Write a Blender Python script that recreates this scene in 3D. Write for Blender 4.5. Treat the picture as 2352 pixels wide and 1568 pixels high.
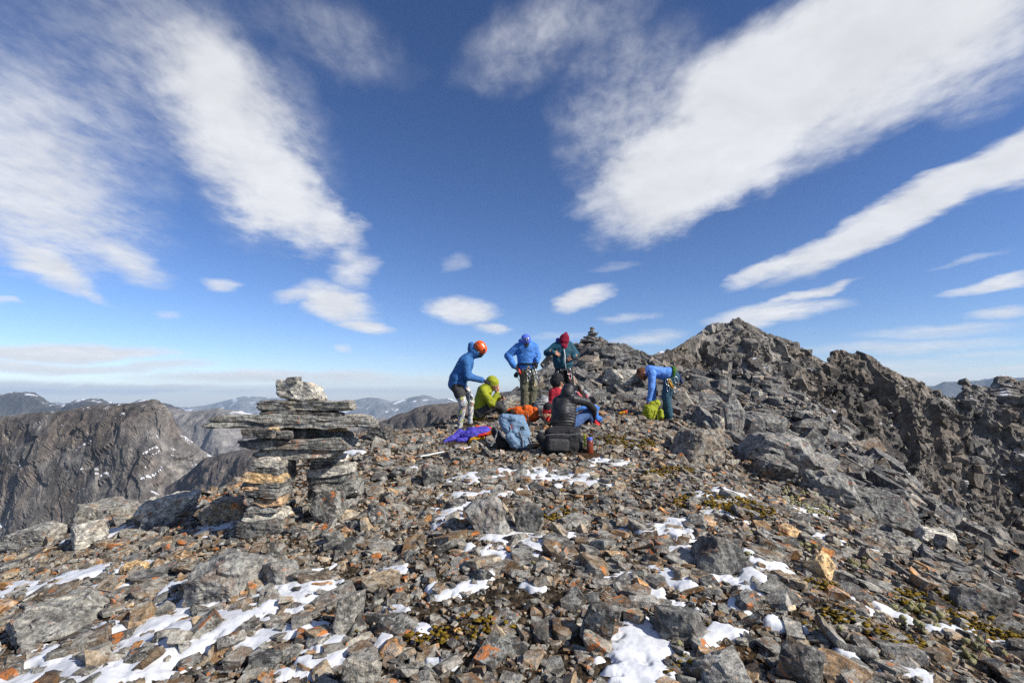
import bpy, bmesh, math, random
import numpy as np
from mathutils import Vector, Matrix

for _o in list(bpy.data.objects):
    bpy.data.objects.remove(_o)
SC = bpy.context.scene
COL = SC.collection
R = math.radians

# ------------------------------------------------------------------ camera
CAM_Z = 1.5
PITCH = R(6.24)
cam_data = bpy.data.cameras.new('camera')
cam_data.sensor_width = 36.0
cam_data.lens = 18.0
cam_data.clip_start = 0.05
cam_data.clip_end = 200000.0
cam = bpy.data.objects.new('camera', cam_data)
cam.location = (0, 0, CAM_Z)
cam.rotation_euler = (R(90) + PITCH, 0, 0)
COL.objects.link(cam)
SC.camera = cam
SC.render.resolution_x, SC.render.resolution_y = 1024, 682

# ------------------------------------------------------------------ light
SUN_DIR = Vector((0.77, -0.37, 0.60)).normalized()      # from the scene to the sun
SUN_EL = math.asin(SUN_DIR.z)
SUN_AZ = math.atan2(SUN_DIR.x, SUN_DIR.y)
sun_data = bpy.data.lights.new('sun', 'SUN')
sun_data.energy = 5.0
sun_data.angle = R(0.53)
sun_data.color = (1.0, 0.95, 0.87)
sun = bpy.data.objects.new('sun', sun_data)
sun.rotation_euler = SUN_DIR.to_track_quat('Z', 'Y').to_euler()
COL.objects.link(sun)

SC.view_settings.view_transform = 'Standard'
SC.view_settings.look = 'None'
SC.view_settings.gamma = 1.0
SC.view_settings.exposure = 0.35
SC.view_settings.use_curve_mapping = False
SC.cycles.use_denoising = False
SC.cycles.volume_bounces = 0
SC.cycles.max_bounces = 4
SC.cycles.diffuse_bounces = 3
SC.cycles.caustics_reflective = False
SC.cycles.caustics_refractive = False

# ------------------------------------------------------------------ pixel helpers (pixels of the 1024 wide picture)
_st, _ct = math.sin(PITCH), math.cos(PITCH)
def pray(px, py):
    fx, fy = (px - 512) / 512.0, (341 - py) / 512.0
    return np.array([fx, _ct - fy * _st, _st + fy * _ct])
def at(px, py, Y):
    """The point seen at a pixel that lies Y metres ahead."""
    d = pray(px, py)
    return np.array([0, 0, CAM_Z]) + d * (Y / d[1])
DS = 1024 / 2352.0

# ------------------------------------------------------------------ world: sky with high clouds
class NT:
    """Small helper that builds shader nodes."""
    def __init__(self, tree):
        self.t = tree
    def n(self, typ, **kw):
        nd = self.t.nodes.new(typ)
        for k, v in kw.items():
            setattr(nd, k, v)
        return nd
    def put(self, sock, v):
        if isinstance(v, bpy.types.NodeSocket):
            self.t.links.new(v, sock)
        elif v is not None:
            sock.default_value = v
    def math(self, op, a, b=None, c=None, clamp=False):
        nd = self.n('ShaderNodeMath', operation=op, use_clamp=clamp)
        self.put(nd.inputs[0], a); self.put(nd.inputs[1], b)
        if c is not None: self.put(nd.inputs[2], c)
        return nd.outputs[0]
    def vmath(self, op, a, b=None, scale=None):
        nd = self.n('ShaderNodeVectorMath', operation=op)
        self.put(nd.inputs[0], a); self.put(nd.inputs[1], b)
        if scale is not None: self.put(nd.inputs['Scale'], scale)
        return nd.outputs['Value'] if op in ('DOT_PRODUCT', 'LENGTH') else nd.outputs[0]
    def noise(self, vec, scale, detail=3.0, rough=0.55, dist=0.0, color=False):
        nd = self.n('ShaderNodeTexNoise')
        self.put(nd.inputs['Vector'], vec); self.put(nd.inputs['Scale'], scale)
        self.put(nd.inputs['Detail'], detail); self.put(nd.inputs['Roughness'], rough); self.put(nd.inputs['Distortion'], dist)
        return nd.outputs['Color'] if color else nd.outputs['Fac']
    def voronoi(self, vec, scale, feature='F1', out='Distance', rnd=1.0):
        nd = self.n('ShaderNodeTexVoronoi', feature=feature)
        self.put(nd.inputs['Vector'], vec); self.put(nd.inputs['Scale'], scale); self.put(nd.inputs['Randomness'], rnd)
        return nd.outputs[out]
    def ss(self, v, lo, hi):
        nd = self.n('ShaderNodeMapRange', interpolation_type='SMOOTHSTEP')
        self.put(nd.inputs['Value'], v); self.put(nd.inputs['From Min'], lo); self.put(nd.inputs['From Max'], hi)
        return nd.outputs['Result']
    def mapr(self, v, a, b, c, d):
        nd = self.n('ShaderNodeMapRange')
        self.put(nd.inputs['Value'], v)
        for k, x in zip(('From Min', 'From Max', 'To Min', 'To Max'), (a, b, c, d)): self.put(nd.inputs[k], x)
        return nd.outputs['Result']
    def mix(self, f, a, b, mode='MIX'):
        nd = self.n('ShaderNodeMix', data_type='RGBA', blend_type=mode)
        self.put(nd.inputs[0], f)
        for s, v in ((nd.inputs[6], a), (nd.inputs[7], b)):
            self.put(s, (*v, 1.0) if isinstance(v, tuple) and len(v) == 3 else v)
        return nd.outputs[2]
    def ramp(self, f, stops, interp='LINEAR'):
        nd = self.n('ShaderNodeValToRGB')
        cr = nd.color_ramp; cr.interpolation = interp
        while len(cr.elements) < len(stops): cr.elements.new(0.5)
        for e, (p, c) in zip(cr.elements, stops):
            e.position = p; e.color = (*c, 1.0) if len(c) == 3 else c
        self.put(nd.inputs[0], f)
        return nd.outputs[0]
    def map(self, vec, scale=(1, 1, 1), rot=(0, 0, 0), loc=(0, 0, 0)):
        nd = self.n('ShaderNodeMapping')
        self.put(nd.inputs['Vector'], vec); nd.inputs['Scale'].default_value = scale
        nd.inputs['Rotation'].default_value = rot; nd.inputs['Location'].default_value = loc
        return nd.outputs[0]

world = bpy.data.worlds.new('World')
SC.world = world
world.use_nodes = True
wt = world.node_tree
wt.nodes.clear()
W = NT(wt)
sky = W.n('ShaderNodeTexSky', sky_type='NISHITA')
sky.sun_disc = False
sky.sun_elevation = SUN_EL
sky.sun_rotation = SUN_AZ
sky.altitude = 1900
sky.air_density = 1.0
sky.dust_density = 0.6
sky.ozone_density = 3.0
SKY_STRENGTH = 0.115
dirv = W.n('ShaderNodeTexCoord').outputs['Generated']
sep = W.n('ShaderNodeSeparateXYZ'); wt.links.new(dirv, sep.inputs[0])
dz = W.math('MAXIMUM', sep.outputs[2], 0.0)
# coordinates on a flat cloud deck: clouds crowd together and flatten towards the horizon
inv = W.math('DIVIDE', 1.0, W.math('ADD', dz, 0.09))
deck = W.vmath('SCALE', dirv, scale=inv)
deckm = W.map(deck, (1, 1, 0))
n_big = W.noise(deckm, 1.3, 4, 0.55)
n_mid = W.noise(W.map(deck, (1, 1, 0), (0, 0, R(-40))), 5.0, 5, 0.6, 0.3)
n_fine = W.noise(W.map(deck, (1.25, 0.8, 0), (0, 0, R(12))), 15.0, 4, 0.62, 0.25)
warp_a = W.noise(dirv, 3.0, 4, 0.55, color=True)
warp_b = W.noise(W.map(deck, (1.2, 0.9, 0), (0, 0, R(25))), 6.0, 4, 0.6, color=True)
dw = W.vmath('ADD', dirv, W.vmath('SCALE', W.vmath('SUBTRACT', warp_a, (0.5, 0.5, 0.5)), scale=0.16))
dw = W.vmath('ADD', dw, W.vmath('SCALE', W.vmath('SUBTRACT', warp_b, (0.5, 0.5, 0.5)), scale=0.07))
# each cloud: centre and half axes as seen from the summit, kept as directions on the sky
def cloud_blob(cx, cy, hl, hw, ang, src):
    c = Vector(pray(cx, cy)).normalized()
    ca, sa = math.cos(R(ang)), math.sin(R(ang))
    e1 = Vector(pray(cx + hl * ca, cy - hl * sa)).normalized() - c
    e2 = Vector(pray(cx - hw * sa, cy - hw * ca)).normalized() - c
    e1 -= c * e1.dot(c); e2 -= c * e2.dot(c)
    # dual basis in the tangent plane
    g11, g12, g22 = e1.dot(e1), e1.dot(e2), e2.dot(e2)
    det = g11 * g22 - g12 * g12
    a = (e1 * g22 - e2 * g12) / det
    b = (e2 * g11 - e1 * g12) / det
    u = W.vmath('DOT_PRODUCT', src, tuple(a)); v = W.vmath('DOT_PRODUCT', src, tuple(b))
    rr = W.math('ADD', W.math('MULTIPLY', u, u), W.math('MULTIPLY', v, v))
    m = W.math('SUBTRACT', 1.0, rr, clamp=True)
    front = W.math('GREATER_THAN', W.vmath('DOT_PRODUCT', src, tuple(c)), 0.0)
    return W.math('MULTIPLY', m, front)
def blob_field(blobs, src):
    acc = None
    for (cx, cy, hl, hw, ang, dens) in blobs:
        m = W.math('MULTIPLY', cloud_blob(cx, cy, hl, hw, ang, src), dens)
        acc = m if acc is None else W.math('MAXIMUM', acc, m)
    return acc
dense = [   # thick bright sheets: centre x, y, half length, half width, angle, density
    (800, 60, 330, 78, 33, 1.5), (700, 150, 190, 70, 38, 1.45), (650, 195, 95, 36, 5, 1.0), (930, 20, 200, 80, 30, 1.1), (880, 75, 260, 60, 33, 0.9),
    (225, 110, 110, 62, -62, 1.05), (280, 185, 100, 48, -42, 1.1), (335, 222, 50, 26, -25, 0.9), (25, 165, 125, 95, -25, 0.80), (15, 115, 100, 80, -20, 0.62),
]
thin = [    # rippled veils at their edges
    (180, 60, 200, 95, -55, 0.5), (90, 95, 150, 120, -45, 0.46), (270, 150, 120, 85, -60, 0.55), (560, 40, 140, 55, 20, 0.52), (330, 40, 120, 50, -20, 0.36),
    (640, 110, 130, 80, 45, 0.6), (60, 225, 130, 60, -10, 0.6), (120, 215, 90, 60, -30, 0.4), (980, 40, 140, 90, 30, 0.6),
]
streaks = [ # lens-shaped clouds
    (905, 210, 240, 25, 28, 1.5), (1010, 160, 120, 28, 24, 1.5), (790, 262, 90, 13, 24, 1.1),
    (50, 268, 62, 19, -28, 1.05), (90, 292, 34, 9, -28, 0.7), (130, 262, 60, 20, -25, 0.8), (222, 284, 24, 8, -6, 0.75), (166, 313, 18, 5, -4, 0.5), (0, 298, 12, 5, 0, 0.7),
    (345, 302, 52, 22, -18, 1.15), (372, 325, 34, 9, -6, 1.0), (358, 268, 26, 30, 60, 0.75), (310, 293, 40, 10, 10, 0.8),
    (462, 308, 42, 17, -6, 1.1), (488, 327, 26, 8, -6, 0.9), (452, 262, 22, 10, 25, 0.4),
    (584, 298, 40, 13, 16, 1.1), (612, 267, 28, 5, 12, 0.35), (625, 319, 40, 6, 4, 0.55),
    (770, 314, 85, 13, 8, 1.05), (815, 293, 56, 7, 17, 0.95), (745, 322, 44, 9, 0, 0.9), (640, 340, 60, 9, 6, 0.65), (560, 336, 40, 5, 4, 0.4),
    (985, 286, 70, 8, 12, 0.95), (960, 262, 60, 4, 12, 0.45), (1000, 313, 60, 8, 5, 0.8), (935, 330, 120, 7, 4, 0.6),
    (900, 345, 170, 9, 3, 0.62), (880, 363, 170, 9, 1, 0.5), (980, 352, 80, 5, 2, 0.5), (353, 349, 13, 5, -4, 0.6), (412, 356, 20, 3, 0, 0.3),
    (60, 352, 130, 11, 0, 1.3), (40, 366, 130, 9, -2, 1.0), (150, 366, 90, 7, 3, 0.8), (250, 376, 130, 8, 0, 1.0), (350, 377, 80, 9, 0, 0.9), (440, 380, 80, 7, 0, 0.6), (20, 385, 70, 8, 2, 1.2), (130, 387, 150, 6, 0, 1.0), (320, 388, 190, 6, 0, 0.7),
    (900, 376, 230, 11, 1, 0.8), (860, 366, 90, 6, 2, 0.7), (1000, 366, 90, 6, 2, 0.7), (760, 388, 260, 8, 0, 0.6),
]
f_dense = blob_field(dense, dw)
f_thin = blob_field(thin, dw)
ds = W.vmath('ADD', dirv, W.vmath('MULTIPLY', W.vmath('SUBTRACT', warp_a, (0.5, 0.5, 0.5)), (0.07, 0.07, 0.025)))
ds = W.vmath('ADD', ds, W.vmath('MULTIPLY', W.vmath('SUBTRACT', W.noise(W.map(dirv, (1, 1, 3.2)), 11.0, 4, 0.55, color=True), (0.5, 0.5, 0.5)), (0.085, 0.07, 0.022)))
f_str = blob_field(streaks, ds)
# elsewhere (behind and beside the camera) the same kind of broken cover goes on
behind = W.ss(sep.outputs[1], 0.25, -0.25)
f_back = W.math('MULTIPLY', W.ss(n_big, 0.46, 0.74), W.math('MULTIPLY', behind, 0.9))
rip = W.math('ADD', W.math('MULTIPLY', W.math('SUBTRACT', n_mid, 0.5), 0.55), W.math('MULTIPLY', W.math('SUBTRACT', n_fine, 0.5), 0.75))
a_thin = W.math('MULTIPLY', W.ss(W.math('ADD', f_thin, W.math('MULTIPLY', rip, W.math('MULTIPLY', f_thin, 2.0))), 0.02, 0.95), 0.62)
a_dense = W.math('MULTIPLY', W.ss(W.math('ADD', f_dense, W.math('MULTIPLY', rip, W.math('MULTIPLY', W.math('MULTIPLY', f_dense, 2.0, clamp=True), 0.55))), 0.0, 1.05), 0.96)
a_str = W.math('MULTIPLY', W.ss(W.math('ADD', f_str, W.math('MULTIPLY', rip, W.math('MULTIPLY', f_str, 0.9))), 0.0, 1.1), 0.95)
a_all = W.math('SUBTRACT', 1.0, W.math('MULTIPLY', W.math('MULTIPLY', W.math('SUBTRACT', 1.0, a_thin), W.math('SUBTRACT', 1.0, a_dense)),
               W.math('MULTIPLY', W.math('SUBTRACT', 1.0, a_str), W.math('SUBTRACT', 1.0, f_back))), clamp=True)
shade = W.math('ADD', W.math('MULTIPLY', W.math('SUBTRACT', n_mid, 0.5), 0.30), W.math('MULTIPLY', W.math('SUBTRACT', n_big, 0.5), 0.35))
shade = W.math('ADD', shade, 1.0)
cl_col = W.vmath('SCALE', W.n('ShaderNodeRGB').outputs[0], scale=shade)
cl_col.node.inputs[0].links[0].from_node.outputs[0].default_value = (0.64, 0.652, 0.68, 1)
sky_c = W.n('ShaderNodeHueSaturation'); sky_c.inputs['Saturation'].default_value = 1.10; sky_c.inputs['Value'].default_value = 1.0
wt.links.new(sky.outputs[0], sky_c.inputs['Color'])
sky_s = W.vmath('SCALE', sky_c.outputs[0], scale=SKY_STRENGTH)
gam = W.n('ShaderNodeGamma'); wt.links.new(sky_s, gam.inputs['Color']); gam.inputs['Gamma'].default_value = 1.20
sky_s = W.vmath('MULTIPLY', gam.outputs[0], (1.04, 0.95, 1.02))
final = W.mix(a_all, sky_s, cl_col)
bg = W.n('ShaderNodeBackground'); wt.links.new(final, bg.inputs['Color']); bg.inputs['Strength'].default_value = 1.0
wo = W.n('ShaderNodeOutputWorld'); wt.links.new(bg.outputs[0], wo.inputs['Surface'])
world.cycles.sampling_method = 'MANUAL'
world.cycles.sample_map_resolution = 1024

# ------------------------------------------------------------------ numpy noise
def _h(ix, iy, iz, s):
    with np.errstate(over='ignore'):
        h = (ix.astype(np.int64) * 374761393 + iy.astype(np.int64) * 668265263 + iz.astype(np.int64) * 2147483647 + s * 1274126177).astype(np.uint64)
        h ^= h >> np.uint64(13); h *= np.uint64(1274126177); h ^= h >> np.uint64(16); h *= np.uint64(2246822519); h ^= h >> np.uint64(15)
    return (h & np.uint64(0xFFFFFF)).astype(np.float64) / float(0xFFFFFF)
def vnoise(P, seed=0):
    """Smooth value noise in -1..1 at points P (N,3)."""
    i = np.floor(P).astype(np.int64); f = P - i
    f = f * f * f * (f * (f * 6 - 15) + 10)
    out = np.zeros(len(P))
    for dx in (0, 1):
        for dy in (0, 1):
            for dzz in (0, 1):
                w = (f[:, 0] if dx else 1 - f[:, 0]) * (f[:, 1] if dy else 1 - f[:, 1]) * (f[:, 2] if dzz else 1 - f[:, 2])
                out += w * _h(i[:, 0] + dx, i[:, 1] + dy, i[:, 2] + dzz, seed)
    return out * 2 - 1
def fbm(P, octaves=4, gain=0.5, seed=0, ridged=False):
    a, tot, out = 1.0, 0.0, np.zeros(len(P))
    Q = np.array(P, float)
    for k in range(octaves):
        n = vnoise(Q, seed + k * 17)
        out += a * ((1 - 2 * np.abs(n)) if ridged else n)
        tot += a; a *= gain; Q = Q * 2.03 + 11.7
    return out / tot
def blocky(P, seed=0, tilt=0.8):
    """Broken rock: every Worley cell is a tilted block face of its own height."""
    i0 = np.floor(P).astype(np.int64)
    best = np.full(len(P), 1e9); val = np.zeros(len(P))
    for dx in (-1, 0, 1):
        for dy in (-1, 0, 1):
            for dzz in (-1, 0, 1):
                c = i0 + np.array([dx, dy, dzz])
                hx, hy, hz = (_h(c[:, 0], c[:, 1], c[:, 2], seed + s) for s in (1, 2, 3))
                q = P - (c + np.stack([hx, hy, hz], 1))
                d = (q * q).sum(1)
                m = d < best
                best[m] = d[m]
                cm = c[m]
                v = _h(cm[:, 0], cm[:, 1], cm[:, 2], seed + 4) * 2 - 1
                for k in range(3):
                    v = v + tilt * (_h(cm[:, 0], cm[:, 1], cm[:, 2], seed + 5 + k) * 2 - 1) * q[m, k]
                val[m] = v
    return val

# ------------------------------------------------------------------ object helpers
def tag(o, label=None, cat=None, group=None, kind=None):
    if label: o['label'] = label
    if cat: o['category'] = cat
    if group: o['group'] = group
    if kind: o['kind'] = kind
    return o
def link(name, me, mat=None, parent=None):
    o = bpy.data.objects.new(name, me)
    COL.objects.link(o)
    if mat is not None and me is not None:
        for m in (mat if isinstance(mat, (list, tuple)) else [mat]): me.materials.append(m)
    if parent is not None: o.parent = parent
    return o
def empty(name, loc, label=None, cat=None, group=None):
    o = bpy.data.objects.new(name, None)
    o.empty_display_size = 0.1
    COL.objects.link(o); o.location = loc
    return tag(o, label, cat, group)
def np_mesh(name, V, F, smooth=False, attrs=None, mat_idx=None):
    """Mesh from numpy arrays; F is (n,3) or (n,4)."""
    V = np.ascontiguousarray(V, np.float32); F = np.ascontiguousarray(F, np.int32)
    me = bpy.data.meshes.new(name)
    n, k = F.shape
    me.vertices.add(len(V)); me.vertices.foreach_set('co', V.ravel())
    me.loops.add(n * k); me.loops.foreach_set('vertex_index', F.ravel())
    me.polygons.add(n)
    me.polygons.foreach_set('loop_start', np.arange(0, n * k, k, dtype=np.int32))
    me.polygons.foreach_set('use_smooth', np.full(n, smooth, bool))
    if mat_idx is not None: me.polygons.foreach_set('material_index', np.ascontiguousarray(mat_idx, np.int32))
    for an, av in (attrs or {}).items():
        at_ = me.attributes.new(an, 'FLOAT', 'POINT'); at_.data.foreach_set('value', np.ascontiguousarray(av, np.float32))
    me.update(calc_edges=True)
    return me
def grid_faces(nu, nv):
    i = np.arange(nu - 1)[:, None] * nv + np.arange(nv - 1)[None, :]
    i = i.ravel()
    return np.stack([i, i + nv, i + nv + 1, i + 1], 1)

# ------------------------------------------------------------------ materials
def new_mat(name, rough=0.9, spec=0.25):
    m = bpy.data.materials.new(name); m.use_nodes = True
    t = m.node_tree; t.nodes.clear()
    g = NT(t)
    b = g.n('ShaderNodeBsdfPrincipled'); b.inputs['Roughness'].default_value = rough
    b.inputs['Specular IOR Level'].default_value = spec
    o = g.n('ShaderNodeOutputMaterial'); t.links.new(b.outputs[0], o.inputs['Surface'])
    return m, g, b
def bump(g, b, height, strength, dist):
    nd = g.n('ShaderNodeBump'); nd.inputs['Strength'].default_value = strength; nd.inputs['Distance'].default_value = dist
    g.put(nd.inputs['Height'], height); g.t.links.new(nd.outputs[0], b.inputs['Normal'])
def rnd_value(g):
    a = g.n('ShaderNodeAttribute', attribute_name='rnd').outputs['Fac']
    o = g.n('ShaderNodeObjectInfo').outputs['Random']
    return g.math('FRACT', g.math('ADD', g.math('MULTIPLY', o, 7.31), a))

GREYS = [(0.0, (0.030, 0.029, 0.028)), (0.15, (0.075, 0.071, 0.064)), (0.30, (0.040, 0.036, 0.031)), (0.42, (0.13, 0.122, 0.108)), (0.52, (0.070, 0.054, 0.038)), (0.62, (0.19, 0.178, 0.155)),
         (0.72, (0.085, 0.060, 0.036)), (0.81, (0.155, 0.125, 0.088)), (0.88, (0.115, 0.066, 0.030)), (0.94, (0.24, 0.19, 0.125)), (0.98, (0.25, 0.125, 0.045))]
def rock_mat(name, stops=GREYS, lichen=1.0, orange=1.0, k=1.0, brightness=1.72, streak=0.0):
    m, g, b = new_mat(name, 0.88, 0.28)
    pos = g.n('ShaderNodeNewGeometry').outputs['Position']
    if k != 1.0: pos = g.vmath('SCALE', pos, scale=k)
    rv = rnd_value(g)
    c = g.ramp(rv, [(p, tuple(x * brightness for x in col)) for p, col in stops])
    off = g.vmath('ADD', pos, g.vmath('SCALE', (3.1, 7.7, 5.3), scale=g.math('MULTIPLY', rv, 9.0)))
    n1 = g.noise(off, 3.2, 5, 0.6)
    n2 = g.noise(off, 19.0, 6, 0.68)
    n3 = g.noise(off, 70.0, 3, 0.7)
    c = g.mix(1.0, c, g.ramp(n1, [(0.28, (0.55, 0.55, 0.56)), (0.5, (1, 1, 1)), (0.72, (1.55, 1.5, 1.4))]), 'MULTIPLY')
    c = g.mix(1.0, c, g.ramp(n2, [(0.33, (0.28, 0.28, 0.28)), (0.5, (1, 1, 1)), (0.67, (2.0, 1.95, 1.85))]), 'MULTIPLY')
    if streak:
        ns = g.noise(g.map(off, (5, 5, 42), (0.25, 0.18, 0)), 1.0, 4, 0.6)
        c = g.mix(streak, c, g.mix(1.0, c, g.ramp(ns, [(0.35, (0.5, 0.5, 0.5)), (0.65, (1.7, 1.65, 1.55))]), 'MULTIPLY'))
    cr = g.math('MULTIPLY', g.ss(g.noise(off, 7.5, 7, 0.68), 0.50, 0.545), 0.62 * min(1.0, lichen))
    c = g.mix(cr, c, g.mix(1.0, (0.36, 0.352, 0.315), g.ramp(n2, [(0.3, (0.5, 0.5, 0.5)), (0.7, (1.5, 1.5, 1.45))]), 'MULTIPLY'))
    # rusty staining, pale crusts, black crusts, orange lichen
    st = g.math('MULTIPLY', g.ss(g.noise(off, 4.4, 4, 0.6), 0.52, 0.68), 0.70 * min(1.0, orange))
    c = g.mix(st, c, (0.185, 0.088, 0.024))
    dk = g.math('MULTIPLY', g.ss(g.noise(off, 11.0, 5, 0.7), 0.56, 0.64), 0.75)
    c = g.mix(dk, c, (0.028, 0.028, 0.029))
    li = g.math('MULTIPLY', g.ss(g.noise(off, 26.0, 5, 0.72), 0.545, 0.62), g.ss(g.noise(off, 3.7, 3, 0.6), 0.40, 0.62))
    c = g.mix(g.math('MULTIPLY', li, 0.85 * lichen, clamp=True), c, (0.50, 0.49, 0.45))
    sp = g.ss(g.voronoi(off, 55.0), 0.17, 0.08)
    c = g.mix(g.math('MULTIPLY', sp, 0.55 * lichen, clamp=True), c, (0.42, 0.42, 0.40))
    orr = g.math('MULTIPLY', g.ss(g.noise(off, 6.5, 4, 0.55), 0.622, 0.660), g.ss(n2, 0.40, 0.5))
    c = g.mix(g.math('MULTIPLY', orr, 0.85 * orange, clamp=True), c, (0.50, 0.155, 0.028))
    g.t.links.new(c, b.inputs['Base Color'])
    bump(g, b, g.math('ADD', g.math('MULTIPLY', n2, 1.0), g.math('MULTIPLY', n3, 0.35)), 0.75, 0.035 / k)
    return m
MAT_ROCK = rock_mat('rock')
MAT_RIGHT = rock_mat('dark_rock', [(0.0, (0.04, 0.041, 0.044)), (0.3, (0.075, 0.075, 0.076)), (0.6, (0.055, 0.052, 0.048)), (0.8, (0.13, 0.128, 0.122)), (0.93, (0.12, 0.085, 0.055)), (1.0, (0.2, 0.18, 0.15))], 0.75, 0.35, brightness=1.3)
MAT_SLAB = rock_mat('slab_rock', [(0.0, (0.075, 0.073, 0.068)), (0.4, (0.14, 0.135, 0.122)), (0.7, (0.105, 0.098, 0.085)), (1.0, (0.21, 0.195, 0.165))], 1.25, 0.45, streak=0.7)
MAT_OCHRE = rock_mat('ochre_rock', [(0.0, (0.30, 0.20, 0.10)), (0.5, (0.34, 0.235, 0.12)), (1.0, (0.27, 0.17, 0.10))], 0.4, 0.8, streak=0.5)
MAT_DARKSLAB = rock_mat('charcoal_rock', [(0.0, (0.040, 0.040, 0.040)), (1.0, (0.072, 0.070, 0.066))], 0.6, 0.35, streak=0.6)
MAT_PALE = rock_mat('pale_rock', [(0.0, (0.24, 0.225, 0.195)), (1.0, (0.32, 0.30, 0.26))], 1.0, 0.5, streak=0.4)
MAT_BOULDER = rock_mat('boulder_rock', [(0.0, (0.075, 0.074, 0.071)), (0.5, (0.115, 0.112, 0.106)), (1.0, (0.155, 0.148, 0.138))], 1.0, 0.45, streak=0.35)

def soil_mat():
    m, g, b = new_mat('gravel_soil', 0.95, 0.15)
    pos = g.n('ShaderNodeNewGeometry').outputs['Position']
    vc = g.voronoi(pos, 26.0, out='Color'); vd = g.voronoi(pos, 26.0)
    sv = g.n('ShaderNodeSeparateColor'); g.t.links.new(vc, sv.inputs[0])
    c = g.ramp(sv.outputs[0], [(0.0, (0.020, 0.015, 0.010)), (0.5, (0.055, 0.039, 0.024)), (0.8, (0.085, 0.068, 0.048)), (1.0, (0.15, 0.105, 0.06))])
    n = g.noise(pos, 1.1, 4, 0.6)
    c = g.mix(g.ss(n, 0.48, 0.66), c, g.mix(0.55, c, (0.085, 0.038, 0.012)))
    sp_ = g.n('ShaderNodeSeparateXYZ'); g.t.links.new(pos, sp_.inputs[0])
    rocky = g.math('MAXIMUM', g.ss(g.math('ADD', sp_.outputs[1], g.math('MULTIPLY', n, 3.0)), 11.5, 15.0), g.ss(g.math('ADD', sp_.outputs[0], g.math('MULTIPLY', n, 3.0)), 5.0, 8.0))
    c = g.mix(rocky, c, g.ramp(g.noise(pos, 2.2, 6, 0.65), [(0.3, (0.05, 0.049, 0.047)), (0.5, (0.11, 0.105, 0.098)), (0.62, (0.15, 0.125, 0.10)), (0.72, (0.22, 0.21, 0.19))]))
    c = g.mix(1.0, c, g.ramp(g.noise(pos, 40, 4, 0.7), [(0.3, (0.4, 0.4, 0.4)), (0.7, (1.7, 1.7, 1.7))]), 'MULTIPLY')
    g.t.links.new(c, b.inputs['Base Color'])
    bump(g, b, g.math('ADD', g.math('MULTIPLY', vd, -1.2), g.noise(pos, 60, 4, 0.7)), 0.9, 0.03)
    return m
MAT_SOIL = soil_mat()
def snow_mat():
    m, g, b = new_mat('old_snow', 0.65, 0.3)
    pos = g.n('ShaderNodeNewGeometry').outputs['Position']
    n = g.noise(pos, 5, 4, 0.6); s = g.noise(pos, 55, 4, 0.75)
    c = g.mix(g.math('MULTIPLY', g.ss(s, 0.56, 0.70), 0.5), g.ramp(n, [(0.3, (0.52, 0.54, 0.57)), (0.6, (0.70, 0.71, 0.73))]), (0.25, 0.2, 0.15))
    g.t.links.new(c, b.inputs['Base Color'])
    b.inputs['Subsurface Weight'].default_value = 0.0
    bump(g, b, g.math('ADD', n, g.math('MULTIPLY', s, 0.15)), 0.35, 0.03)
    return m
MAT_SNOW = snow_mat()
def mountain_mat(name, k, cols, snow=0.0, snow_lo=0.55, strata=0.5, band=1.0, bumpd=1.0, scree=None, patch=None):
    """Bare mountain rock; k scales the features to the size of the mountain."""
    m, g, b = new_mat(name, 0.93, 0.15)
    geo = g.n('ShaderNodeNewGeometry')
    pos = g.vmath('SCALE', geo.outputs['Position'], scale=k)
    n0 = g.noise(pos, 0.35, 4, 0.6); n1 = g.noise(pos, 1.6, 6, 0.62); n2 = g.noise(pos, 8.0, 6, 0.7)
    c = g.ramp(g.math('ADD', g.math('MULTIPLY', n0, 0.55), g.math('MULTIPLY', n1, 0.45)), cols)
    c = g.mix(1.0, c, g.ramp(n2, [(0.28, (0.42, 0.42, 0.43)), (0.5, (1, 1, 1)), (0.72, (1.85, 1.8, 1.7))]), 'MULTIPLY')
    ns = g.noise(g.map(pos, (3.0, 3.0, 0.35), (0.0, 0.12, 0)), 1.0, 5, 0.65)
    c = g.mix(strata, c, g.mix(1.0, c, g.ramp(ns, [(0.33, (0.5, 0.49, 0.48)), (0.66, (1.65, 1.55, 1.45))]), 'MULTIPLY'))
    if scree:
        c = g.mix(g.math('MULTIPLY', g.ss(g.noise(g.map(pos, (1.0, 1.0, 0.4)), 0.55, 4, 0.6), 0.55, 0.68), 0.75), c, g.mix(1.0, scree, g.ramp(n2, [(0.3, (0.5, 0.5, 0.5)), (0.7, (1.6, 1.6, 1.6))]), 'MULTIPLY'))
    if snow:
        sn = g.n('ShaderNodeSeparateXYZ'); g.t.links.new(geo.outputs['Normal'], sn.inputs[0])
        f = g.math('MULTIPLY', g.ss(sn.outputs[2], snow_lo, snow_lo + 0.15), g.ss(g.noise(pos, 2.4 * band, 5, 0.7), 0.60 - snow * 0.12, 0.66 - snow * 0.12))
        c = g.mix(f, c, (0.80, 0.82, 0.86))
    if patch:
        f = g.ss(g.noise(g.map(pos, (1, 1, 1.6)), patch[0], 3, 0.6), patch[1], patch[1] + 0.03)
        c = g.mix(f, c, (0.80, 0.82, 0.86))
    g.t.links.new(c, b.inputs['Base Color'])
    bump(g, b, g.math('ADD', n2, g.math('MULTIPLY', n1, 1.5)), 0.8, bumpd)
    return m

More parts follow.
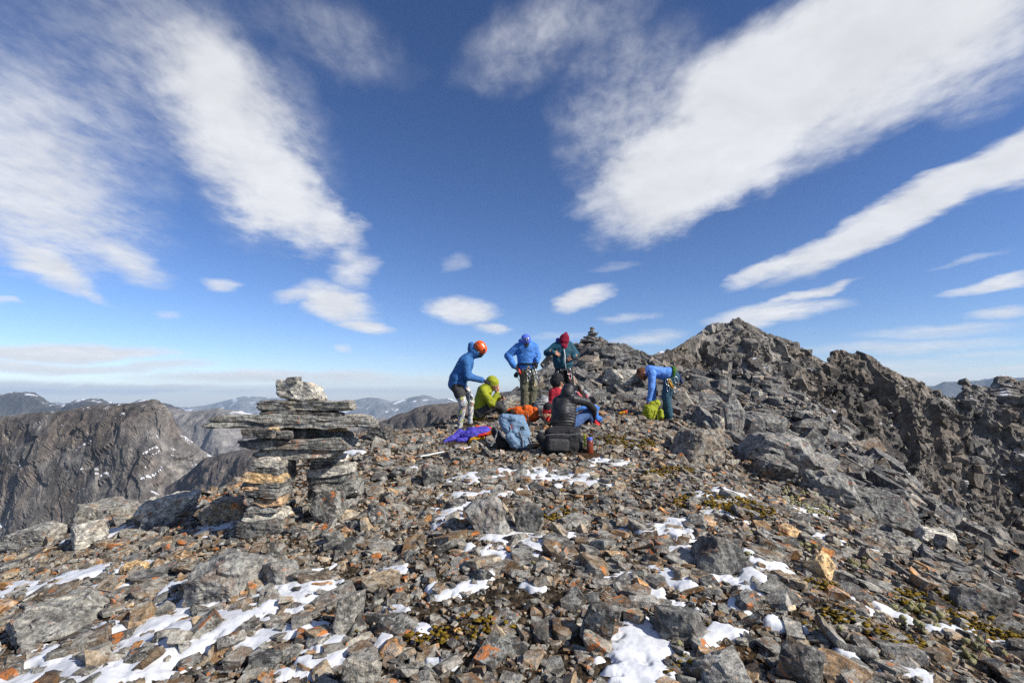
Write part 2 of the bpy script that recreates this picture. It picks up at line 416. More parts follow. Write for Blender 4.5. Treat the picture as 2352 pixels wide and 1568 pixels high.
# ------------------------------------------------------------------ the summit ground: one height function
_EDGE = np.array([(-9, -4), (-8.3, 3), (-7.0, 6.9), (-6.1, 7.5), (-4.6, 7.8), (-3.5, 9.0), (-3.0, 10.1), (-1.9, 10.6), (-1.2, 11.6), (-0.6, 13.4), (0.0, 15.5), (0.3, 18), (0.9, 22), (1.6, 27),
                  (4.0, 30), (8.5, 31), (11.4, 28), (10.4, 20), (9.9, 15), (9.6, 10), (9.4, 6), (9.5, -4)], float)
def edge_dist(x, y):
    """Signed distance to the rim of the summit (positive outside)."""
    d = np.full(x.shape, 1e9); inside = np.zeros(x.shape, bool)
    n = len(_EDGE)
    for i in range(n):
        a, b = _EDGE[i], _EDGE[(i + 1) % n]
        e = b - a
        t = np.clip(((x - a[0]) * e[0] + (y - a[1]) * e[1]) / (e @ e), 0, 1)
        d = np.minimum(d, np.hypot(x - a[0] - t * e[0], y - a[1] - t * e[1]))
        c = ((a[1] > y) != (b[1] > y)) & (x < (b[0] - a[0]) * (y - a[1]) / (b[1] - a[1] + 1e-12) + a[0])
        inside ^= c
    return np.where(inside, -d, d)
def h_smooth(x, y):
    x = np.asarray(x, float); y = np.asarray(y, float)
    base = np.interp(y, [-4, 0, 2.5, 4.6, 6.5, 8, 9.2, 11, 13, 16, 20, 28, 36, 46], [-0.15, -0.06, 0.0, 0.2, 0.42, 0.62, 0.84, 1.06, 1.20, 1.32, 1.45, 1.6, 1.9, 2.4])
    left = np.clip(-x - 0.6, 0, 20)
    base = base - 0.085 * left * np.clip((11 - y) / 4, 0, 1) - 0.012 * left ** 2
    # right flank falls to a rib of scree
    rim = np.interp(y, [-4, 6, 10, 13.1, 15.4, 17, 20, 26, 36, 46], [-3.6, -2.6, -1.75, -0.6, 0.4, 1.0, 1.9, 1.7, 1.9, 2.4])
    t = np.clip((x - 1.8) / 8.0, 0, 1.3)
    base = base + (rim - base) * t ** 1.45
    mx, my = (x - 3.75) / np.where(x < 3.75, 2.5, 2.9), (y - 24.0) / np.where(y < 24, 6.2, 5)
    rr = np.sqrt(mx * mx + my * my)
    base = base + 2.35 * np.exp(-rr ** 1.7 * 1.0)
    d = edge_dist(x, y)
    o = np.clip(d + 0.5, 0, None)
    steep = np.where(x < 2, 1.5, 1.05)
    base = base - steep * (np.sqrt(o * o + 0.6) - math.sqrt(0.6))
    return base
def ground_h(x, y):
    x = np.asarray(x, float); y = np.asarray(y, float)
    sh = x.shape
    P = np.stack([x.ravel(), y.ravel(), np.zeros(x.size)], 1)
    n = 0.10 * fbm(P * 0.7, 3, 0.5, 3) + 0.035 * fbm(P * 3.1, 3, 0.55, 9)
    rough = np.clip((P[:, 1] - 13) / 6, 0, 1) * np.clip((P[:, 0] + 2), 0, 1)
    n = n + rough * 0.35 * fbm(P * 0.5, 3, 0.5, 21, True)
    return h_smooth(x, y) + n.reshape(sh)
_YS = np.concatenate([np.linspace(1.2, 14, 900), np.linspace(14.02, 50, 900)])
def hit(px, py, default=None):
    """Where the view ray of a pixel meets the summit ground."""
    d = pray(px, py); t = _YS / d[1]
    X, Z = d[0] * t, CAM_Z + d[2] * t
    below = Z < ground_h(X, _YS)
    k = int(np.argmax(below))
    if not below[k]: return default
    return np.array([X[k], _YS[k], Z[k]])

def ground_full(x, y):
    """Ground height with the broken relief of the mound and the right flank."""
    x = np.asarray(x, float).ravel(); y = np.asarray(y, float).ravel()
    z = ground_h(x, y)
    P = np.stack([x, y, z], 1)
    amp = 0.16 * np.maximum(np.clip((y - 11) / 7, 0, 1), np.clip((x - 4) / 3, 0, 1))
    return z + amp * blocky(P * 1.5, 31) + 0.5 * amp * blocky(P * 3.7, 37) + 0.012 * fbm(P * 11, 3, 0.6, 5)
# ground mesh: rings around the summit, finer close by
_az = np.linspace(R(-76), R(74), 500)
_rr = np.concatenate([[0.4, 0.8], np.geomspace(1.3, 70, 320)])
A_, R_ = np.meshgrid(_az, _rr, indexing='ij')
gx, gy = (np.sin(A_) * R_), (np.cos(A_) * R_ - 0.2)
gz = ground_full(gx, gy)
V = np.stack([gx.ravel(), gy.ravel(), gz], 1)
ground = link('ground', np_mesh('ground', V, grid_faces(len(_az), len(_rr)), True), MAT_SOIL)
tag(ground, 'stony brown summit ground covered in broken grey rock', kind='structure')

# ------------------------------------------------------------------ mountains: a crest line with a front and a back slope
def ridge(name, crest, front, back, nu, nv, mat, noises, label, far_dir=None, smooth=True, kind='structure', crest_noise=0.0, seed=0, crest_fade=0.2):
    """crest: (px, py, Y) in display pixels; front/back: list of (run, drop) in metres."""
    C3 = np.array([at(a * DS, b * DS, Y) for a, b, Y in crest])
    s = np.concatenate([[0], np.cumsum(np.linalg.norm(np.diff(C3[:, :2], axis=0), axis=1))])
    u = np.linspace(0, s[-1], nu)
    C = np.stack([np.interp(u, s, C3[:, k]) for k in range(3)], 1)
    if crest_noise:
        C[:, 2] += crest_noise * fbm(np.stack([u * 6.0 / s[-1] * 6, np.zeros(nu), np.zeros(nu)], 1), 5, 0.6, seed + 90)
    rad = C[:, :2] / np.linalg.norm(C[:, :2], axis=1)[:, None]
    nb = nv // 4
    prof_b = np.array([(0, 0)] + list(back), float); prof_f = np.array([(0, 0)] + list(front), float)
    def sample(p, n):
        t = np.linspace(0, 1, n) ** 1.15
        L = np.concatenate([[0], np.cumsum(np.hypot(np.diff(p[:, 0]), np.diff(p[:, 1])))]); L /= L[-1]
        return np.interp(t, L, p[:, 0]), np.interp(t, L, p[:, 1])
    rb, db = sample(prof_b, nb); rf, df = sample(prof_f, nv - nb)
    run = np.concatenate([-rb[::-1], rf[1:]]); drop = np.concatenate([db[::-1], df[1:]])
    nvv = len(run)
    G = np.zeros((nu, nvv, 3))
    G[:, :, 0] = C[:, None, 0] - rad[:, None, 0] * run[None, :]
    G[:, :, 1] = C[:, None, 1] - rad[:, None, 1] * run[None, :]
    # crest details fade out down the slope
    wn = max(5, nu // 14); kern = np.hanning(wn); kern /= kern.sum()
    zs = np.convolve(np.pad(C[:, 2], wn, mode='edge'), kern, 'same')[wn:-wn]
    tt = np.clip(np.abs(run) / (0.16 * abs(run[-1])), 0, 1); tt = tt * tt * (3 - 2 * tt)
    G[:, :, 2] = C[:, None, 2] * (1 - tt[None, :]) + zs[:, None] * tt[None, :] - drop[None, :]
    # normals for displacement
    du = np.gradient(G, axis=0); dv = np.gradient(G, axis=1)
    N = np.cross(dv, du); N /= np.linalg.norm(N, axis=2)[:, :, None] + 1e-9
    N[N[:, :, 2] < 0] *= -1
    P = G.reshape(-1, 3); disp = np.zeros(len(P))
    fade = np.clip(np.abs(run) / (0.06 * abs(run[-1])), crest_fade, 1.0)
    fade = np.tile(fade, nu)
    for (typ, size, amp_, sd, an) in noises:
        Q = P / size * np.array(an)
        if typ == 'fbm': disp += amp_ * fade * fbm(Q, 5, 0.52, sd + seed)
        elif typ == 'rid': disp += amp_ * fade * fbm(Q, 5, 0.5, sd + seed, True)
        else: disp += amp_ * np.maximum(fade, crest_fade * 2) * blocky(Q + 0.25 * np.stack([vnoise(Q, 3), vnoise(Q, 4), vnoise(Q, 5)], 1), sd + seed)
    V = P + N.reshape(-1, 3) * disp[:, None]
    o = link(name, np_mesh(name, V, grid_faces(nu, nvv), smooth), mat)
    tag(o, label, None, kind=kind)
    return o, V.reshape(nu, nvv, 3)

M_PEAK = mountain_mat('peak_rock', 1 / 7.0, [(0.34, (0.040, 0.038, 0.036)), (0.43, (0.11, 0.101, 0.090)), (0.49, (0.19, 0.166, 0.138)), (0.55, (0.115, 0.111, 0.105)), (0.64, (0.34, 0.32, 0.29))],
                      snow=0.3, snow_lo=0.70, strata=0.55, bumpd=0.6, scree=(0.20, 0.185, 0.165))
M_CLIFF = mountain_mat('cliff_rock', 1 / 70.0, [(0.36, (0.060, 0.053, 0.049)), (0.45, (0.115, 0.101, 0.092)), (0.52, (0.12, 0.116, 0.113)), (0.62, (0.22, 0.213, 0.206))],
                       snow=0.35, snow_lo=0.55, strata=0.8, bumpd=5.0)
M_HILL = mountain_mat('hill_rock', 1 / 30.0, [(0.30, (0.10, 0.088, 0.08)), (0.55, (0.165, 0.147, 0.134)), (0.75, (0.21, 0.19, 0.175))], strata=0.35, bumpd=2.0)
M_GREY = mountain_mat('grey_mountain_rock', 1 / 180.0, [(0.30, (0.17, 0.165, 0.16)), (0.55, (0.24, 0.232, 0.225)), (0.75, (0.30, 0.29, 0.28))], strata=0.3, bumpd=10.0, patch=(1.0, 0.60))
M_PLAT = mountain_mat('plateau_rock', 1 / 350.0, [(0.30, (0.05, 0.05, 0.055)), (0.55, (0.085, 0.083, 0.085)), (0.75, (0.14, 0.135, 0.13))], snow=0.9, snow_lo=0.80, strata=0.5, bumpd=18.0)
M_FAR = mountain_mat('far_mountain_rock', 1 / 900.0, [(0.30, (0.12, 0.125, 0.135)), (0.55, (0.19, 0.195, 0.20)), (0.75, (0.26, 0.26, 0.26))], strata=0.2, bumpd=30.0, patch=(2.6, 0.60))
M_PLAIN = mountain_mat('plain', 1 / 1500.0, [(0.30, (0.05, 0.06, 0.06)), (0.7, (0.10, 0.105, 0.10))], strata=0.1, bumpd=5.0)

rock_peak, PEAK_V = ridge('rock_peak', [(1400, 900, 44), (1470, 850, 46), (1500, 826, 50), (1530, 806, 54), (1565, 788, 58), (1600, 764, 62), (1622, 750, 64), (1640, 745, 65), (1690, 738, 66), (1715, 742, 67), (1740, 756, 68), (1765, 772, 69), (1790, 774, 70), (1815, 782, 71), (1850, 803, 72), (1885, 824, 73), (1902, 828, 73.5),
       (1906, 802, 74), (1922, 797, 74.3), (1938, 804, 74.6), (1965, 808, 75), (1985, 818, 76), (2010, 832, 77), (2060, 856, 78), (2120, 880, 79), (2160, 902, 80), (2206, 914, 80.5), (2212, 872, 80.8), (2218, 868, 81), (2232, 884, 81.4), (2262, 892, 82), (2292, 899, 82.5), (2298, 870, 82.8), (2312, 868, 83), (2330, 876, 83.5), (2352, 882, 84), (2420, 900, 85), (2560, 930, 87)],
      [(1.5, 1.6), (6, 8), (12, 18), (22, 27), (40, 40), (52, 47)], [(2, 2.5), (14, 18), (30, 40)], 680, 250, M_PEAK,
      [('rid', 20, 2.8, 1, (1, 1, 0.4)), ('blk', 9, 1.0, 2, (1, 1, 0.55)), ('blk', 4.2, 0.75, 3, (1, 1, 0.65)), ('blk', 1.8, 0.38, 4, (1, 1, 0.9)), ('blk', 0.8, 0.18, 6, (1, 1, 1.0))],
      'craggy dark brown rock peak with pinnacles right of the hikers', smooth=False, seed=5)
ridge('cliff', [(-260, 985, 640), (-120, 968, 630), (0, 955, 620), (70, 948, 615), (180, 940, 610), (240, 930, 605), (300, 926, 600), (350, 923, 598), (380, 930, 600), (396, 948, 605), (404, 972, 610), (425, 1000, 615), (470, 1036, 625), (520, 1065, 640), (600, 1120, 660), (700, 1190, 690)],
      [(8, 5), (28, 45), (55, 120), (95, 200), (150, 260), (260, 330)], [(10, 2), (150, 40), (400, 300)], 500, 220, M_CLIFF,
      [('rid', 120, 9, 1, (1, 1, 0.35)), ('fbm', 42, 5.5, 2, (1, 1, 0.4)), ('blk', 27, 2.6, 3, (1, 1, 0.55)), ('blk', 11, 1.3, 4, (1, 1, 0.8))],
      'dark brown cliff face across the valley on the left', smooth=False, seed=50, crest_fade=0.06)
ridge('brown_hill', [(380, 1120, 420), (430, 1085, 410), (469, 1052, 400), (545, 1034, 380), (640, 1020, 360), (760, 1006, 345), (830, 986, 335), (876, 968, 325), (915, 952, 318), (935, 946, 315), (965, 934, 312), (992, 930, 310), (1020, 929, 306), (1051, 925, 302), (1100, 920, 298), (1200, 930, 290), (1300, 960, 285)],
      [(10, 4), (60, 35), (150, 130), (220, 230)], [(20, 8), (200, 160)], 300, 100, M_HILL,
      [('rid', 60, 5, 1, (1, 1, 0.7)), ('fbm', 20, 2.0, 2, (1, 1, 1)), ('blk', 7, 0.7, 3, (1, 1, 1))], 'low brown hill behind the stacked stone figure', seed=70)
ridge('grey_mountain', [(280, 975, 1700), (360, 940, 1650), (400, 942, 1600), (440, 948, 1560), (470, 942, 1540), (500, 938, 1520), (540, 945, 1500), (600, 956, 1480), (700, 960, 1450), (800, 970, 1430), (880, 958, 1420), (930, 962, 1400), (1000, 975, 1400)],
      [(40, 15), (160, 110), (350, 260), (600, 380)], [(80, 20), (600, 300)], 240, 100, M_GREY,
      [('rid', 260, 26, 1, (1, 1, 0.8)), ('fbm', 90, 11, 2, (1, 1, 1))], 'pale grey mountainside with snow patches beyond the cliff', seed=90)
ridge('plateau_mountain', [(-320, 900, 4200), (-100, 905, 4100), (0, 908, 4000), (75, 907, 3950), (92, 918, 3930), (112, 934, 3900), (130, 932, 3880), (150, 938, 3850), (165, 927, 3700), (210, 920, 3650), (228, 922, 3640), (250, 934, 3600), (280, 932, 3400), (330, 921, 3350), (380, 927, 3300), (420, 945, 3300), (500, 965, 3300)],
      [(120, 6), (200, 120), (420, 260), (900, 430)], [(600, 40), (1500, 500)], 300, 90, M_PLAT,
      [('rid', 420, 40, 1, (1, 1, 0.6)), ('fbm', 140, 16, 2, (1, 1, 1))], 'snow-dusted flat-topped mountains far behind the cliff', seed=110)
ridge('far_mountains', [(-400, 925, 13500), (0, 922, 13000), (300, 926, 12500), (430, 936, 12000), (470, 930, 11800), (520, 918, 11600), (560, 910, 11400), (610, 914, 11200), (660, 920, 11000), (720, 912, 10800), (770, 925, 10600), (800, 920, 10400), (845, 912, 10200), (872, 913, 10000), (900, 922, 9900), (925, 918, 9800), (955, 911, 9700), (985, 909, 9650), (1005, 916, 9600), (1035, 913, 9600), (1060, 922, 9700), (1150, 930, 9800), (1240, 925, 10000), (1340, 930, 10500)],
      [(400, 120), (1100, 420), (2400, 700), (3000, 800)], [(1500, 300), (4000, 900)], 420, 100, M_FAR,
      [('rid', 1100, 100, 1, (1, 1, 0.8)), ('fbm', 420, 50, 2, (1, 1, 1))], 'hazy blue mountain range with snow patches along the horizon', seed=130)
ridge('blue_mesa', [(2040, 900, 7400), (2118, 886, 7300), (2150, 884, 7250), (2168, 875, 7200), (2220, 877, 7150), (2262, 872, 7100), (2300, 868, 7000), (2360, 866, 6900), (2460, 872, 6800), (2600, 890, 6800)],
      [(60, 8), (140, 160), (600, 420), (1200, 750)], [(500, 40), (2500, 800)], 200, 90, M_PLAT,
      [('rid', 500, 40, 1, (1, 1, 0.6)), ('fbm', 160, 18, 2, (1, 1, 1))], 'distant blue flat-topped mountain behind the right ridge', seed=150)
# plain to the horizon, far below
_n = 60
_t = np.sinh(np.linspace(-4.2, 4.2, _n)) / math.sinh(4.2) * 25000
PX, PY = np.meshgrid(_t, _t, indexing='ij')
PZ = np.full(PX.shape, -720.0) + 50 * fbm(np.stack([PX.ravel() / 3000, PY.ravel() / 3000, np.zeros(PX.size)], 1), 4, 0.5, 7).reshape(PX.shape)
plain = link('valley_floor', np_mesh('valley_floor', np.stack([PX.ravel(), PY.ravel(), PZ.ravel()], 1), grid_faces(_n, _n), True), M_PLAIN)
tag(plain, 'blue hazy lowland stretching to the horizon', kind='structure')
# haze
HB = 26000.0
hv = np.array([(x, y, z) for x in (-HB, HB) for y in (-HB, HB) for z in (-800.0, 330.0)])
hf = np.array([(0, 1, 3, 2), (4, 6, 7, 5), (0, 4, 5, 1), (2, 3, 7, 6), (0, 2, 6, 4), (1, 5, 7, 3)])
mh = bpy.data.materials.new('haze'); mh.use_nodes = True
mh.node_tree.nodes.clear()
_g = NT(mh.node_tree)
_pv = _g.n('ShaderNodeVolumePrincipled'); _pv.inputs['Density'].default_value = 0.000055; _pv.inputs['Color'].default_value = (0.62, 0.80, 1.0, 1); _pv.inputs['Anisotropy'].default_value = 0.0
_mo = _g.n('ShaderNodeOutputMaterial'); mh.node_tree.links.new(_pv.outputs[0], _mo.inputs['Volume'])
haze = link('haze', np_mesh('haze', hv, hf), mh)
tag(haze, 'thin blue haze in the air over the valley', kind='stuff')

# ------------------------------------------------------------------ snow patches (display pixels: centre, half width, half height, tilt)
SNOW = [(400, 1470, 330, 52, 19), (250, 1530, 220, 40, 15), (130, 1535, 170, 26, 20), (330, 1440, 190, 26, 21), (560, 1400, 180, 22, 17), (680, 1372, 110, 18, 18), (480, 1478, 170, 16, 20), (640, 1462, 110, 18, 15), (300, 1525, 140, 16, 15), (700, 1318, 60, 12, 15), (745, 1495, 46, 34, 30),
        (150, 1332, 120, 9, 15), (220, 1362, 100, 11, 15), (55, 1362, 60, 9, 10), (230, 1232, 60, 7, 15), (510, 1212, 48, 12, 15), (470, 1162, 30, 7, 10), (330, 1300, 50, 7, 12), (560, 1185, 30, 6, 12), (690, 1545, 60, 14, 10), (420, 1340, 40, 8, 15),
        (1040, 1190, 40, 12, 5), (1180, 1238, 80, 15, -5), (1170, 1272, 70, 12, -5), (1230, 1256, 44, 9, 0), (1280, 1092, 64, 9, 0), (1180, 1082, 54, 8, 0), (1345, 1112, 52, 8, 0), (1150, 1130, 54, 8, 5), (1100, 1096, 54, 7, 5), (950, 1080, 28, 8, 10),
        (860, 1180, 30, 8, 5), (1090, 1335, 44, 16, 25), (1000, 1362, 26, 16, 0), (1235, 1352, 28, 10, 0), (905, 1402, 26, 10, 0), (875, 1465, 20, 16, 20), (1470, 1500, 70, 70, 60), (1440, 1550, 60, 30, 0), (1640, 1462, 50, 16, 10), (1500, 1372, 74, 17, -22),
        (1560, 1342, 60, 14, -25), (1520, 1222, 64, 11, -5), (1572, 1268, 40, 12, -10), (1690, 1342, 70, 13, -22), (1765, 1292, 52, 18, -35), (1735, 1332, 40, 18, -40), (1660, 1182, 44, 8, -15), (1645, 1150, 40, 7, -10), (1685, 1132, 30, 7, -12), (1830, 1166, 44, 5, -10),
        (1872, 1186, 34, 5, -8), (1985, 1392, 44, 8, -25), (2045, 1412, 44, 8, -22), (2190, 1450, 44, 8, -15), (2300, 1482, 54, 8, -15), (2085, 1552, 54, 9, -15), (1420, 1332, 32, 12, 5), (1560, 1196, 34, 7, -5), (1700, 1400, 30, 10, -20), (1800, 1440, 34, 9, -15),
        (1400, 1065, 40, 5, 0), (1060, 1140, 34, 6, 5), (1310, 1230, 24, 6, 0), (1930, 1500, 34, 9, -15), (1010, 1530, 26, 9, 10), (905, 1310, 26, 7, 5), (960, 1450, 22, 7, 5), (2000, 1260, 30, 5, -12), (1900, 1240, 30, 5, -12), (780, 1150, 22, 6, 5), (810, 1040, 22, 5, 8)]
MOSS = [(1100, 1392, 190, 42, 5), (1640, 1155, 90, 16, -8), (1700, 1172, 80, 14, -8), (1290, 1190, 40, 10, 0), (2200, 1420, 160, 26, -18), (1950, 1425, 60, 20, -15), (1890, 1352, 46, 14, -10), (2060, 1480, 70, 16, -15), (1560, 1545, 60, 18, 0), (1450, 1020, 60, 8, 0), (1380, 1005, 40, 6, 0), (1540, 1080, 60, 8, -5), (1060, 1450, 120, 24, 5)]
PALE = [(1850, 1162, 60, 18, -20), (2020, 1195, 50, 12, -15), (1862, 1268, 34, 9, -10), (2110, 1420, 70, 16, -18), (1900, 1445, 40, 14, -10), (2260, 1510, 60, 20, -12), (2090, 1450, 50, 12, -12), (1700, 1290, 40, 10, -10), (1980, 1300, 40, 9, -12)]
def ground_ellipses(lst, grow=1.0):
    out = []
    for (cx, cy, hw, hh, tilt) in lst:
        c = hit(cx * DS, cy * DS)
        if c is None: continue
        hw, hh = hw * grow, hh * grow
        ca, sa = math.cos(R(tilt)), math.sin(R(tilt))
        def off(dx, dy):
            q = hit((cx + dx) * DS, (cy + dy) * DS, c)
            return q[:2] - c[:2]
        e1 = off(hw * ca * 0.6, -hw * sa * 0.6) / 0.6; e2 = off(hh * sa * 0.6, hh * ca * 0.6) / 0.6
        M = np.array([e1, e2]).T
        if abs(np.linalg.det(M)) < 1e-5: continue
        out.append((c[:2], np.linalg.inv(M)))
    return out
def ell_field(ells, x, y, wob=0.35, freq=2.2, seed=0, fine=0.25):
    P = np.stack([x, y, np.zeros(len(x))], 1)
    wx = fbm(P * freq, 3, 0.55, seed + 1); wy = fbm(P * freq, 3, 0.55, seed + 2)
    best = np.full(len(x), -3.0)
    for c, Mi in ells:
        q = np.stack([x - c[0], y - c[1]], 1) @ Mi.T
        q = q + wob * np.stack([wx, wy], 1)
        best = np.maximum(best, 1 - (q * q).sum(1))
    return best + fine * (fbm(P * freq * np.array([1.5, 5.0, 1]) * 0.9, 4, 0.65, seed + 5) + 0.55 * vnoise(P * 11.0, seed + 8) + 0.10)
E_SNOW, E_MOSS, E_PALE = ground_ellipses(SNOW, 1.22), ground_ellipses(MOSS), ground_ellipses(PALE)
def snow_f(x, y): return ell_field(E_SNOW, x, y, 0.42, 4.2, 60, 1.35)

_az2 = np.linspace(R(-50), R(48), 620); _r2 = np.geomspace(2.3, 13.5, 420)
A2, R2 = np.meshgrid(_az2, _r2, indexing='ij')
sx, sy = np.sin(A2).ravel() * R2.ravel(), np.cos(A2).ravel() * R2.ravel()
sm = snow_f(sx, sy)
keep_cell = sm > -0.05
szz = ground_full(sx, sy) + 0.034 * np.clip((sm + 0.05) / 0.6, 0, 1) ** 0.7 - 0.006 + 0.012 * fbm(np.stack([sx, sy, sx * 0], 1) * 3.0, 3, 0.5, 77)
FQ = grid_faces(len(_az2), len(_r2))
FQ = FQ[keep_cell[FQ].any(1)]
uniq, invx = np.unique(FQ, return_inverse=True)
snow = link('snow', np_mesh('snow', np.stack([sx, sy, szz], 1)[uniq], invx.reshape(FQ.shape), True), MAT_SNOW)
tag(snow, 'thin patches of old white snow between the rocks', kind='stuff')

# ------------------------------------------------------------------ stones
def ico(sub):
    bm = bmesh.new(); bmesh.ops.create_icosphere(bm, subdivisions=sub, radius=1.0)
    bm.verts.ensure_lookup_table()
    V = np.array([v.co[:] for v in bm.verts]); F = np.array([[v.index for v in f.verts] for f in bm.faces])
    bm.free(); return V, F
ICO = {k: ico(k) for k in (1, 2, 3, 4, 5)}
def stone_shape(seed, size, sub=3, cuts=9, rough=0.05, box=0.75, chip=0.05, cut=(0.92, 1.22), lean=0.13, layer=0.0):
    """An angular stone filling the box size (full extents): a block cut by random planes, then worn and chipped."""
    rs = np.random.RandomState(seed)
    D, F = ICO[sub]
    Q, _ = np.linalg.qr(rs.normal(size=(3, 3)))
    ax = np.eye(3) * box + Q * (1 - box) * 0.6
    planes = []
    for k in range(3):
        for sgn in (-1, 1):
            n = ax[k] * sgn + rs.normal(size=3) * lean
            planes.append((n / np.linalg.norm(n), rs.uniform(0.82, 1.0)))
    for k in range(cuts):
        n = rs.normal(size=3); n /= np.linalg.norm(n)
        planes.append((n, rs.uniform(*cut)))
    r = np.full(len(D), 9.0)
    for n, d in planes:
        t = D @ n
        r = np.minimum(r, np.where(t > 1e-3, d / np.maximum(t, 1e-3), 9.0))
    V = D * r[:, None]
    lo, hi = V.min(0), V.max(0)
    V = (V - (lo + hi) / 2) / (hi - lo) * np.array(size)
    s = float(np.mean(size)); o = rs.uniform(-50, 50, 3)
    if layer:
        ang = np.arctan2(D[:, 1], D[:, 0])
        q = np.stack([V[:, 2] / size[2] * 4.0 + o[0], np.cos(ang) * 2.2 + o[1], np.sin(ang) * 2.2 + o[2]], 1)
        V[:, :2] *= (1 + layer * (0.7 * vnoise(q, seed % 61) + 0.5 * vnoise(q * np.array([2.5, 3, 3]), seed % 59)))[:, None]
    if sub >= 3:
        N = D / np.array(size); N /= np.linalg.norm(N, axis=1)[:, None]
        disp = rough * s * fbm(V / s * 2.2 + o, 4, 0.55, seed % 97) + chip * s * blocky(V / s * np.array([3.0, 3.0, 4.5]) + o, seed % 89, 0.9)
        if sub >= 4: disp += 0.4 * chip * s * blocky(V / s * np.array([9.0, 9.0, 13.0]) + o, seed % 83, 0.9) + 0.25 * rough * s * fbm(V / s * 9 + o, 3, 0.6, seed % 71)
        lim = 0.20 * min(size)
        V = V + N * np.clip(disp, -lim, lim)[:, None]
    return V, F
def stone_mesh(name, seed, size, sub=3, rnd=None, **kw):
    V, F = stone_shape(seed, size, sub, **kw)
    rs = np.random.RandomState(seed + 1)
    return np_mesh(name, V, F, False, {'rnd': np.full(len(V), rs.rand() if rnd is None else rnd)})
def cut_block(seed, cuts, corner=(0.55, 0.80)):
    """A crisp broken block in a unit box: a cuboid split along random planes."""
    rs = np.random.RandomState(seed)
    bm = bmesh.new(); bmesh.ops.create_cube(bm, size=2.0)
    for v in bm.verts: v.co += Vector(rs.uniform(-0.18, 0.18, 3) * np.array([1, 1, 0.6]))
    for k in range(cuts):
        n = rs.normal(size=3) * np.array([1, 1, 0.55]); n /= np.linalg.norm(n)
        reach = np.abs(n).sum()
        res = bmesh.ops.bisect_plane(bm, geom=bm.verts[:] + bm.edges[:] + bm.faces[:], plane_co=n * reach * rs.uniform(*corner), plane_no=n, clear_outer=True)
        ed = [g for g in res['geom_cut'] if isinstance(g, bmesh.types.BMEdge)]
        if len(ed) >= 3: bmesh.ops.contextual_create(bm, geom=ed)
    bmesh.ops.remove_doubles(bm, verts=bm.verts, dist=0.05)
    bmesh.ops.triangulate(bm, faces=bm.faces[:])
    bm.verts.index_update(); bm.verts.ensure_lookup_table()
    V = np.array([v.co[:] for v in bm.verts]); F = np.array([[v.index for v in f.verts] for f in bm.faces]); bm.free()
    lo, hi = V.min(0), V.max(0)
    return (V - (lo + hi) / 2) / (hi - lo), F
H_SMALL = [cut_block(100 + k, 2) for k in range(16)]
H_MED = [cut_block(200 + k, 4) for k in range(26)]
H_BIG = [cut_block(300 + k, 7, (0.52, 0.85)) for k in range(26)]

def rots(rs, n, tilt):
    yaw = rs.uniform(0, 2 * math.pi, n); ta = rs.uniform(0, 2 * math.pi, n); tb = np.abs(rs.normal(0, tilt, n))
    cy, sy_ = np.cos(yaw), np.sin(yaw); Z = np.zeros(n); O = np.ones(n)
    Rz = np.stack([cy, -sy_, Z, sy_, cy, Z, Z, Z, O], 1).reshape(n, 3, 3)
    kx, ky = np.cos(ta), np.sin(ta); c, s = np.cos(tb), np.sin(tb)
    Rt = np.stack([c + kx * kx * (1 - c), kx * ky * (1 - c), ky * s, kx * ky * (1 - c), c + ky * ky * (1 - c), -kx * s, -ky * s, kx * s, c], 1).reshape(n, 3, 3)
    return Rt @ Rz
def slope_rot(x, y):
    e = 0.12
    dzx = (h_smooth(x + e, y) - h_smooth(x - e, y)) / (2 * e); dzy = (h_smooth(x, y + e) - h_smooth(x, y - e)) / (2 * e)
    n = np.stack([-dzx, -dzy, np.ones(len(x))], 1); n /= np.linalg.norm(n, axis=1)[:, None]
    t1 = np.stack([np.ones(len(x)), np.zeros(len(x)), dzx], 1); t1 /= np.linalg.norm(t1, axis=1)[:, None]
    return np.stack([t1, np.cross(n, t1), n], 2)
RS = np.random.RandomState(11)
BLOCKERS = []          # (x, y, radius) kept free of loose stones: people, bags
def sample_ground(n, y0, y1, power=1.0, right_only=False, dmax=0.9):
    out = np.zeros((0, 2))
    while len(out) < n:
        m = n * 3
        y = (RS.uniform(y0 ** power, y1 ** power, m)) ** (1 / power)
        x = RS.uniform(-1.12, 1.12, m) * (y + 0.3)
        ok = edge_dist(x, y) < dmax
        if right_only: ok &= (x > 4.0) | (y > 13)
        out = np.concatenate([out, np.stack([x, y], 1)[ok]])
    return out[:n]
def scatter(n, y0, y1, smin, smax, expo, templates, tilt, flat, sink, power=2.0, snow_keep=0.4, moss_keep=0.5, right_only=False, lift=0.0, only_snow=False):
    xy = sample_ground(n, y0, y1, power, right_only)
    x, y = xy[:, 0], xy[:, 1]
    keep = np.ones(n, bool)
    f = snow_f(x, y)
    keep &= (f > 0.0) if only_snow else ((f < 0.1) | (RS.rand(n) < snow_keep))
    mf = ell_field(E_MOSS[:1] + E_MOSS[-1:], x, y, 0.3, 2, 30); keep &= (mf < 0.1) | (RS.rand(n) < moss_keep)
    for bx, by, br in BLOCKERS: keep &= np.hypot(x - bx, y - by) > br
    x, y = x[keep], y[keep]; n = len(x)
    s = smin * (1 - RS.rand(n) * (1 - (smin / smax) ** expo)) ** (-1 / expo)
    dims = np.stack([s * RS.uniform(0.85, 1.5, n), s * RS.uniform(0.6, 1.0, n), s * RS.uniform(flat[0], flat[1], n)], 1)
    Rm = slope_rot(x, y) @ rots(RS, n, tilt)
    z = ground_full(x, y) + dims[:, 2] * (0.5 - sink) + lift * s
    P = np.stack([x, y, z], 1)
    tid = RS.randint(0, len(templates), n); rv = RS.rand(n)
    return P, Rm, dims, tid, rv
